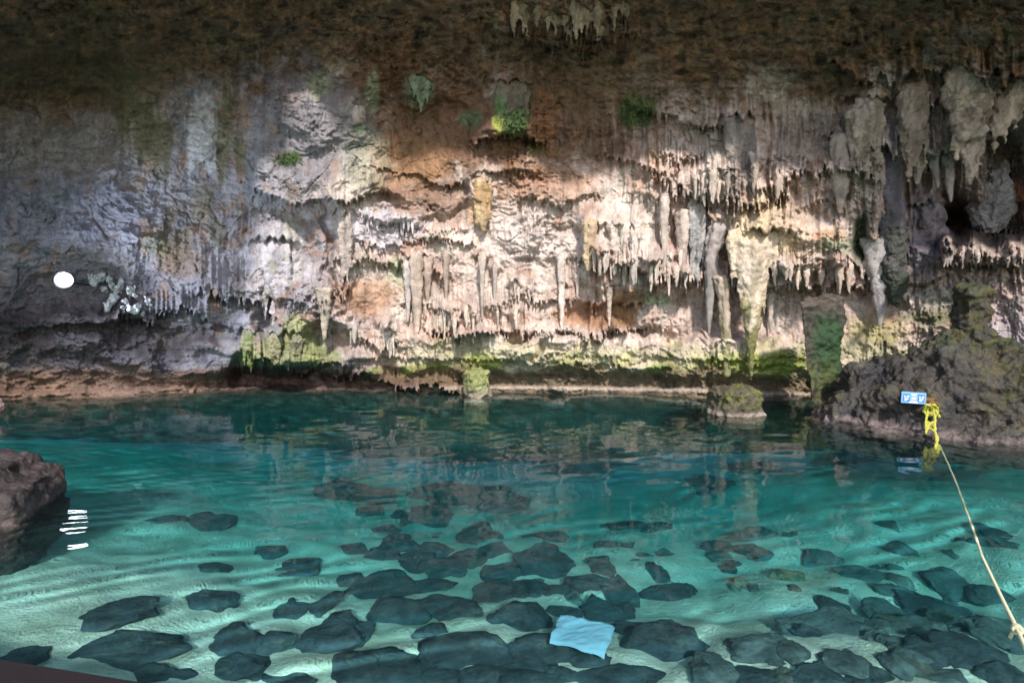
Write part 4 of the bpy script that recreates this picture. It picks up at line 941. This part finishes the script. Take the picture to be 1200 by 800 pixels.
M_ROPE = plain('worn_rope', (.58, .54, .35), .85, bump=.004, bscale=220, var=.3); M_YROPE = plain('yellow_rope', (.46, .44, .07), .75, bump=.004, bscale=160, var=.3); M_RUST = plain('rusty_iron', (.20, .10, .04), .8, .3, bump=.006, bscale=50, var=.4)
def strand_rope(bm, pts, r, turns_per_m=16, n=3):
    """laid rope: strands twisted round a line"""
    P_ = [Vector(p) for p in pts]; L_ = [0]
    for a, b in zip(P_, P_[1:]): L_.append(L_[-1] + (b - a).length)
    m = max(8, int(L_[-1] * turns_per_m * 5)); ss_ = np.linspace(0, L_[-1], m)
    pos = [Vector([float(np.interp(s_, L_, [p[k_] for p in P_])) for k_ in range(3)]) for s_ in ss_]
    for q in range(n):
        out_ = []
        for i, p in enumerate(pos):
            t = (pos[min(i + 1, m - 1)] - pos[max(i - 1, 0)]).normalized(); a = t.cross(Vector((0, 0, 1))); a = a.normalized() if a.length > 1e-3 else Vector((1, 0, 0)); b = t.cross(a)
            g = ss_[i] * turns_per_m * 2 * math.pi / n * 1.0 + q * 2 * math.pi / n
            out_.append(p + (a * math.cos(g) + b * math.sin(g)) * r * .52)
        tube(bm, out_, r * .56, 6)
def curve(pts, n=40):
    """Catmull-Rom through the points"""
    P_ = [Vector(p) for p in pts]; P_ = [2 * P_[0] - P_[1]] + P_ + [2 * P_[-1] - P_[-2]]; out_ = []
    for i in range(1, len(P_) - 2):
        for s_ in range(n):
            t = s_ / n; a, b, c, d = P_[i - 1:i + 3]
            out_.append(.5 * ((2 * b) + (c - a) * t + (2 * a - 5 * b + 4 * c - d) * t * t + (3 * b - a - 3 * c + d) * t ** 3))
    out_.append(P_[-2]); return out_
hook, hn = mound_hit(1091, 472); yk = hook.y - .05
def hp_(px, py, dy=0.0): return atv(px, py, yk + dy)
ring = empty('mooring_ring', hp_(1091, 473)); tag(ring, 'rusty brown iron ring set in the rock beside the blue sign', 'mooring ring')
bm = bmesh.new(); tube(bm, [Vector((0, .25, .03)), Vector((0, .02, .02)), Vector((0, -.05, 0))], [.045, .04, .03], 12); bm_obj('stem', bm, M_RUST, ring)
bm = bmesh.new(); tube(bm, [Vector((.075 * math.cos(q), -.05, -.03 + .06 * math.sin(q))) for q in np.linspace(0, 2 * math.pi, 25)], .018, 8); bm_obj('ring', bm, M_RUST, ring)
bm = bmesh.new(); boxm(bm, Vector((-.02, .06, .03)), (.20, .05, .10), None, .012); bm_obj('anchor_plate', bm, M_RUST, ring)

yr = empty('yellow_rope', hp_(1091, 478)); tag(yr, 'bright yellow rope knotted in loops round the iron ring and trailing to the water', 'rope', 'ropes tied to the outcrop')
bm = bmesh.new()
for (dx, r_) in ((-4, 0), (0, .03), (4, -.01)):
    strand_rope(bm, curve([hp_(1086 + dx, 481, -.03), hp_(1090 + dx, 474, -.10 + r_), hp_(1096 + dx * .6, 480, -.06), hp_(1092 + dx, 487, -.09), hp_(1086 + dx, 481, -.03)], 12), .02)
o = bm_obj('knot', bm, M_YROPE); to_local(o, yr)
bm = bmesh.new()
for pts in ([(1087, 482), (1085, 495), (1086, 505), (1088, 498), (1094, 494)], [(1094, 482), (1096, 492), (1095, 500), (1097, 512), (1098, 528), (1099, 542)], [(1096, 482), (1100, 486), (1101, 489)], [(1091, 500), (1087, 494), (1085, 508)],
            [(1096, 500), (1090, 496), (1087, 500), (1092, 503), (1097, 508)], [(1098, 518), (1096, 528), (1097, 540), (1101, 534), (1099, 524)], [(1095, 505), (1099, 514), (1096, 522), (1100, 530), (1097, 541)]):
    strand_rope(bm, curve([hp_(x, y, -.10 - .012 * (y - 480) + random.uniform(-.03, .03)) for x, y in pts], 12), .016)
o = bm_obj('tail', bm, M_YROPE); to_local(o, yr)

line_pts = [hp_(1094, 486, -.12), hp_(1098, 512, -.30), hp_(1101, 534, -.5), atv(1119, 578, 6.4), atv(1143, 634, 4.75), atv(1170, 692, 3.45), atv(1192, 737, 2.75), atv(1216, 790, 2.25), atv(1250, 860, 1.8)]
wr = empty('line_rope', line_pts[3]); tag(wr, 'long straw coloured rope stretched over the water to the lower right corner', 'rope', 'ropes tied to the outcrop')
cpts = curve(line_pts, 24)
bm = bmesh.new(); strand_rope(bm, cpts, .0105, 30); o = bm_obj('cord', bm, M_ROPE); to_local(o, wr)
kp = line_pts[6]; kd = (line_pts[7] - line_pts[5]).normalized()
bm = bmesh.new()
ka = kd.cross(Vector((0, 0, 1))).normalized(); kb = kd.cross(ka)
strand_rope(bm, [kp + kd * (.05 * q / 40 - .025) + (ka * math.cos(q * .5) + kb * math.sin(q * .5)) * .017 for q in range(41)], .0095, 30)
strand_rope(bm, curve([kp, kp + ka * .02 + kd * .02 - Vector((0, 0, .02)), kp + kd * .05 + ka * .03 - Vector((0, 0, .04))], 8), .008, 30)
o = bm_obj('knot', bm, M_ROPE); to_local(o, wr)

# ------------------------------------------------------------------ flood lamp
ly = min(wallY(60 + 5 * i, 318 + 5 * j) for i in range(7) for j in range(5)) - .80
lp_ = atv(75, 328, ly)
lamp = empty('flood_lamp', lp_); tag(lamp, 'round lit floodlight on the bluish wall at the left', 'floodlight')
lamp.rotation_euler = (rad(-3), 0, rad(40))
M_HOUS = plain('lamp_housing', (.05, .05, .055), .45, .6)
bm = bmesh.new(); tube(bm, [Vector((0, y, 0)) for y in (.16, .14, .05, -.02, -.035)], [.08, .11, .145, .17, .165], 32); bm_obj('housing', bm, M_HOUS, lamp)
bm = bmesh.new(); tube(bm, [Vector((0, -.033, 0)), Vector((0, -.045, 0)), Vector((0, -.056, 0))], [.135, .13, .08], 32)
m_em, nt, bs = new_mat('lamp_glass'); bs.inputs['Emission Color'].default_value = (.86, .92, 1, 1); bs.inputs['Emission Strength'].default_value = 12; bs.inputs['Base Color'].default_value = (.8, .85, .9, 1)
bm_obj('lens', bm, m_em, lamp)
bm = bmesh.new(); tube(bm, [Vector((-.165, .02, 0)), Vector((-.165, .2, -.02)), Vector((0, .30, -.02)), Vector((.165, .2, -.02)), Vector((.165, .02, 0))], .012, 8); tube(bm, [Vector((0, .28, -.02)), Vector((.45, .95, -.02))], .02, 10); bm_obj('bracket', bm, M_HOUS, lamp)
pd = bpy.data.lights.new('flood_light', 'SPOT'); pd.energy = 240; pd.color = (.72, .82, 1.0); pd.shadow_soft_size = .09; pd.spot_size = rad(170); pd.spot_blend = .6
po = bpy.data.objects.new('flood_light', pd); COL.objects.link(po); po.location = lp_ + Vector((.03, -.16, 0)); po.rotation_euler = (rad(80), 0, rad(-28))

# white crystal fronds right of the lamp
rg = np.random.RandomState(9); bm = bmesh.new(); cbase = atv(140, 345, wallY(140, 345) - .1)
for (cx, cy_, r_, n_) in ((110, 328, 5, 5), (124, 328, 9, 9), (140, 336, 6, 5), (131, 348, 8, 6), (147, 358, 8, 7), (160, 362, 6, 6), (155, 342, 6, 4), (172, 352, 4, 3)):
    for i in range(n_):
        px = cx + rg.normal() * r_ * .6; py = cy_ + rg.normal() * r_ * .55
        c = atv(px, py, wallY(px, py) - .05 - rg.rand() * .08)
        ellipsoid(bm, c, (rg.uniform(.025, .06), rg.uniform(.05, .12), rg.uniform(.05, .12)), None, 2)
me = remeshed(bm, .016)
o = finish(me, 'crystal_cluster', M_DRIP, lambda V, n: np.full((len(V), 3), .74) * (1 + .2 * fbm3(V, 9, 3, 4)[:, None]), cbase, .05, 8, 71, .03)
tag(o, 'white knobbly crystal crust glowing on the wall beside the floodlight', 'crystal cluster')

# ------------------------------------------------------------------ moss
M_MOSS = plain('moss_green', (.045, .080, .022), .85, bscale=8, var=.6)
def moss(px, py, rx, ry, n_, label, seed):
    rg = np.random.RandomState(seed); V = []; F = []; base = atv(px, py, wallY(px, py) - .05)
    for i in range(n_):
        a = rg.rand() * 6.28; q = math.sqrt(rg.rand()); x = px + rx * q * math.cos(a); y = py + ry * q * math.sin(a)
        c = atv(x, y, wallY(x, y) - rg.uniform(0, .12)); s_ = rg.uniform(.015, .045)
        d = Vector(rg.normal(size=3)); d.z -= .8; d.y -= .4; d.normalize(); e = d.cross(Vector(rg.normal(size=3))).normalized()
        j = len(V); V += [c, c + d * s_ + e * s_ * .45, c + d * s_ * 2.2, c + d * s_ - e * s_ * .45]; F.append((j, j + 1, j + 2, j + 3))
    me = bpy.data.meshes.new('moss_clump'); me.from_pydata([v - base for v in V], [], F); o = link('moss_clump', me, M_MOSS, None, False); o.location = base
    tag(o, label, 'moss', 'clumps of moss on the wall', 'stuff')
moss(601, 141, 15, 12, 150, 'bright green moss on the algae covered drape, upper centre', 1)
moss(337, 186, 17, 7, 90, 'small dark green moss tuft on the pale grey upper left wall', 2)
moss(746, 134, 22, 12, 110, 'dark moss tuft under the roof edge right of centre', 3)
moss(1009, 285, 9, 18, 150, 'dark green moss in the shaded recess left of the purple column', 4)

# ------------------------------------------------------------------ plank at the lower left
bm = bmesh.new()
a = atv(-120, 752, 2.55); b = atv(150, 796, 2.25); d = (b - a); L_ = d.length + 1.0; mid_ = (a + b) / 2 - d.normalized() * .1
ang = math.atan2(d.y, d.x); tilt = math.atan2(d.z, math.hypot(d.x, d.y))
Mx = Matrix.Rotation(ang, 4, 'Z') @ Matrix.Rotation(-tilt, 4, 'Y')
boxm(bm, Vector((0, -.075, -.02)), (L_, .15, .04), None, .004); boxm(bm, Vector((0, -.04, -.13)), (L_, .05, .17), None, .004)
m_wood, nt, bs = new_mat('dark_wood'); L = nt.links.new
tc = N(nt, 'ShaderNodeTexCoord'); mp = N(nt, 'ShaderNodeMapping'); mp.inputs['Scale'].default_value = (1.5, 22, 22); nn = N(nt, 'ShaderNodeTexNoise'); nn.inputs['Scale'].default_value = 4; nn.inputs['Detail'].default_value = 7
L(tc.outputs['Object'], mp.inputs['Vector']); L(mp.outputs[0], nn.inputs['Vector']); cr = N(nt, 'ShaderNodeValToRGB'); cr.color_ramp.elements[0].color = (.008, .005, .005, 1); cr.color_ramp.elements[1].color = (.022, .013, .013, 1)
L(nn.outputs['Fac'], cr.inputs['Fac']); L(cr.outputs[0], bs.inputs['Base Color']); bs.inputs['Roughness'].default_value = .6
bp = N(nt, 'ShaderNodeBump'); bp.inputs['Distance'].default_value = .003; L(nn.outputs['Fac'], bp.inputs['Height']); L(bp.outputs[0], bs.inputs['Normal'])
o = bm_obj('wooden_plank', bm, m_wood, None, False); o.matrix_world = Matrix.Translation(mid_) @ Mx
tag(o, 'dark reddish wooden plank edge crossing the lower left corner', 'plank')

# the sun is stopped by everything but the water's surface
for o in list(COL.objects):
    if o.type == 'MESH' and o is not water: blk.objects.link(o)
sun.light_linking.blocker_collection = blk
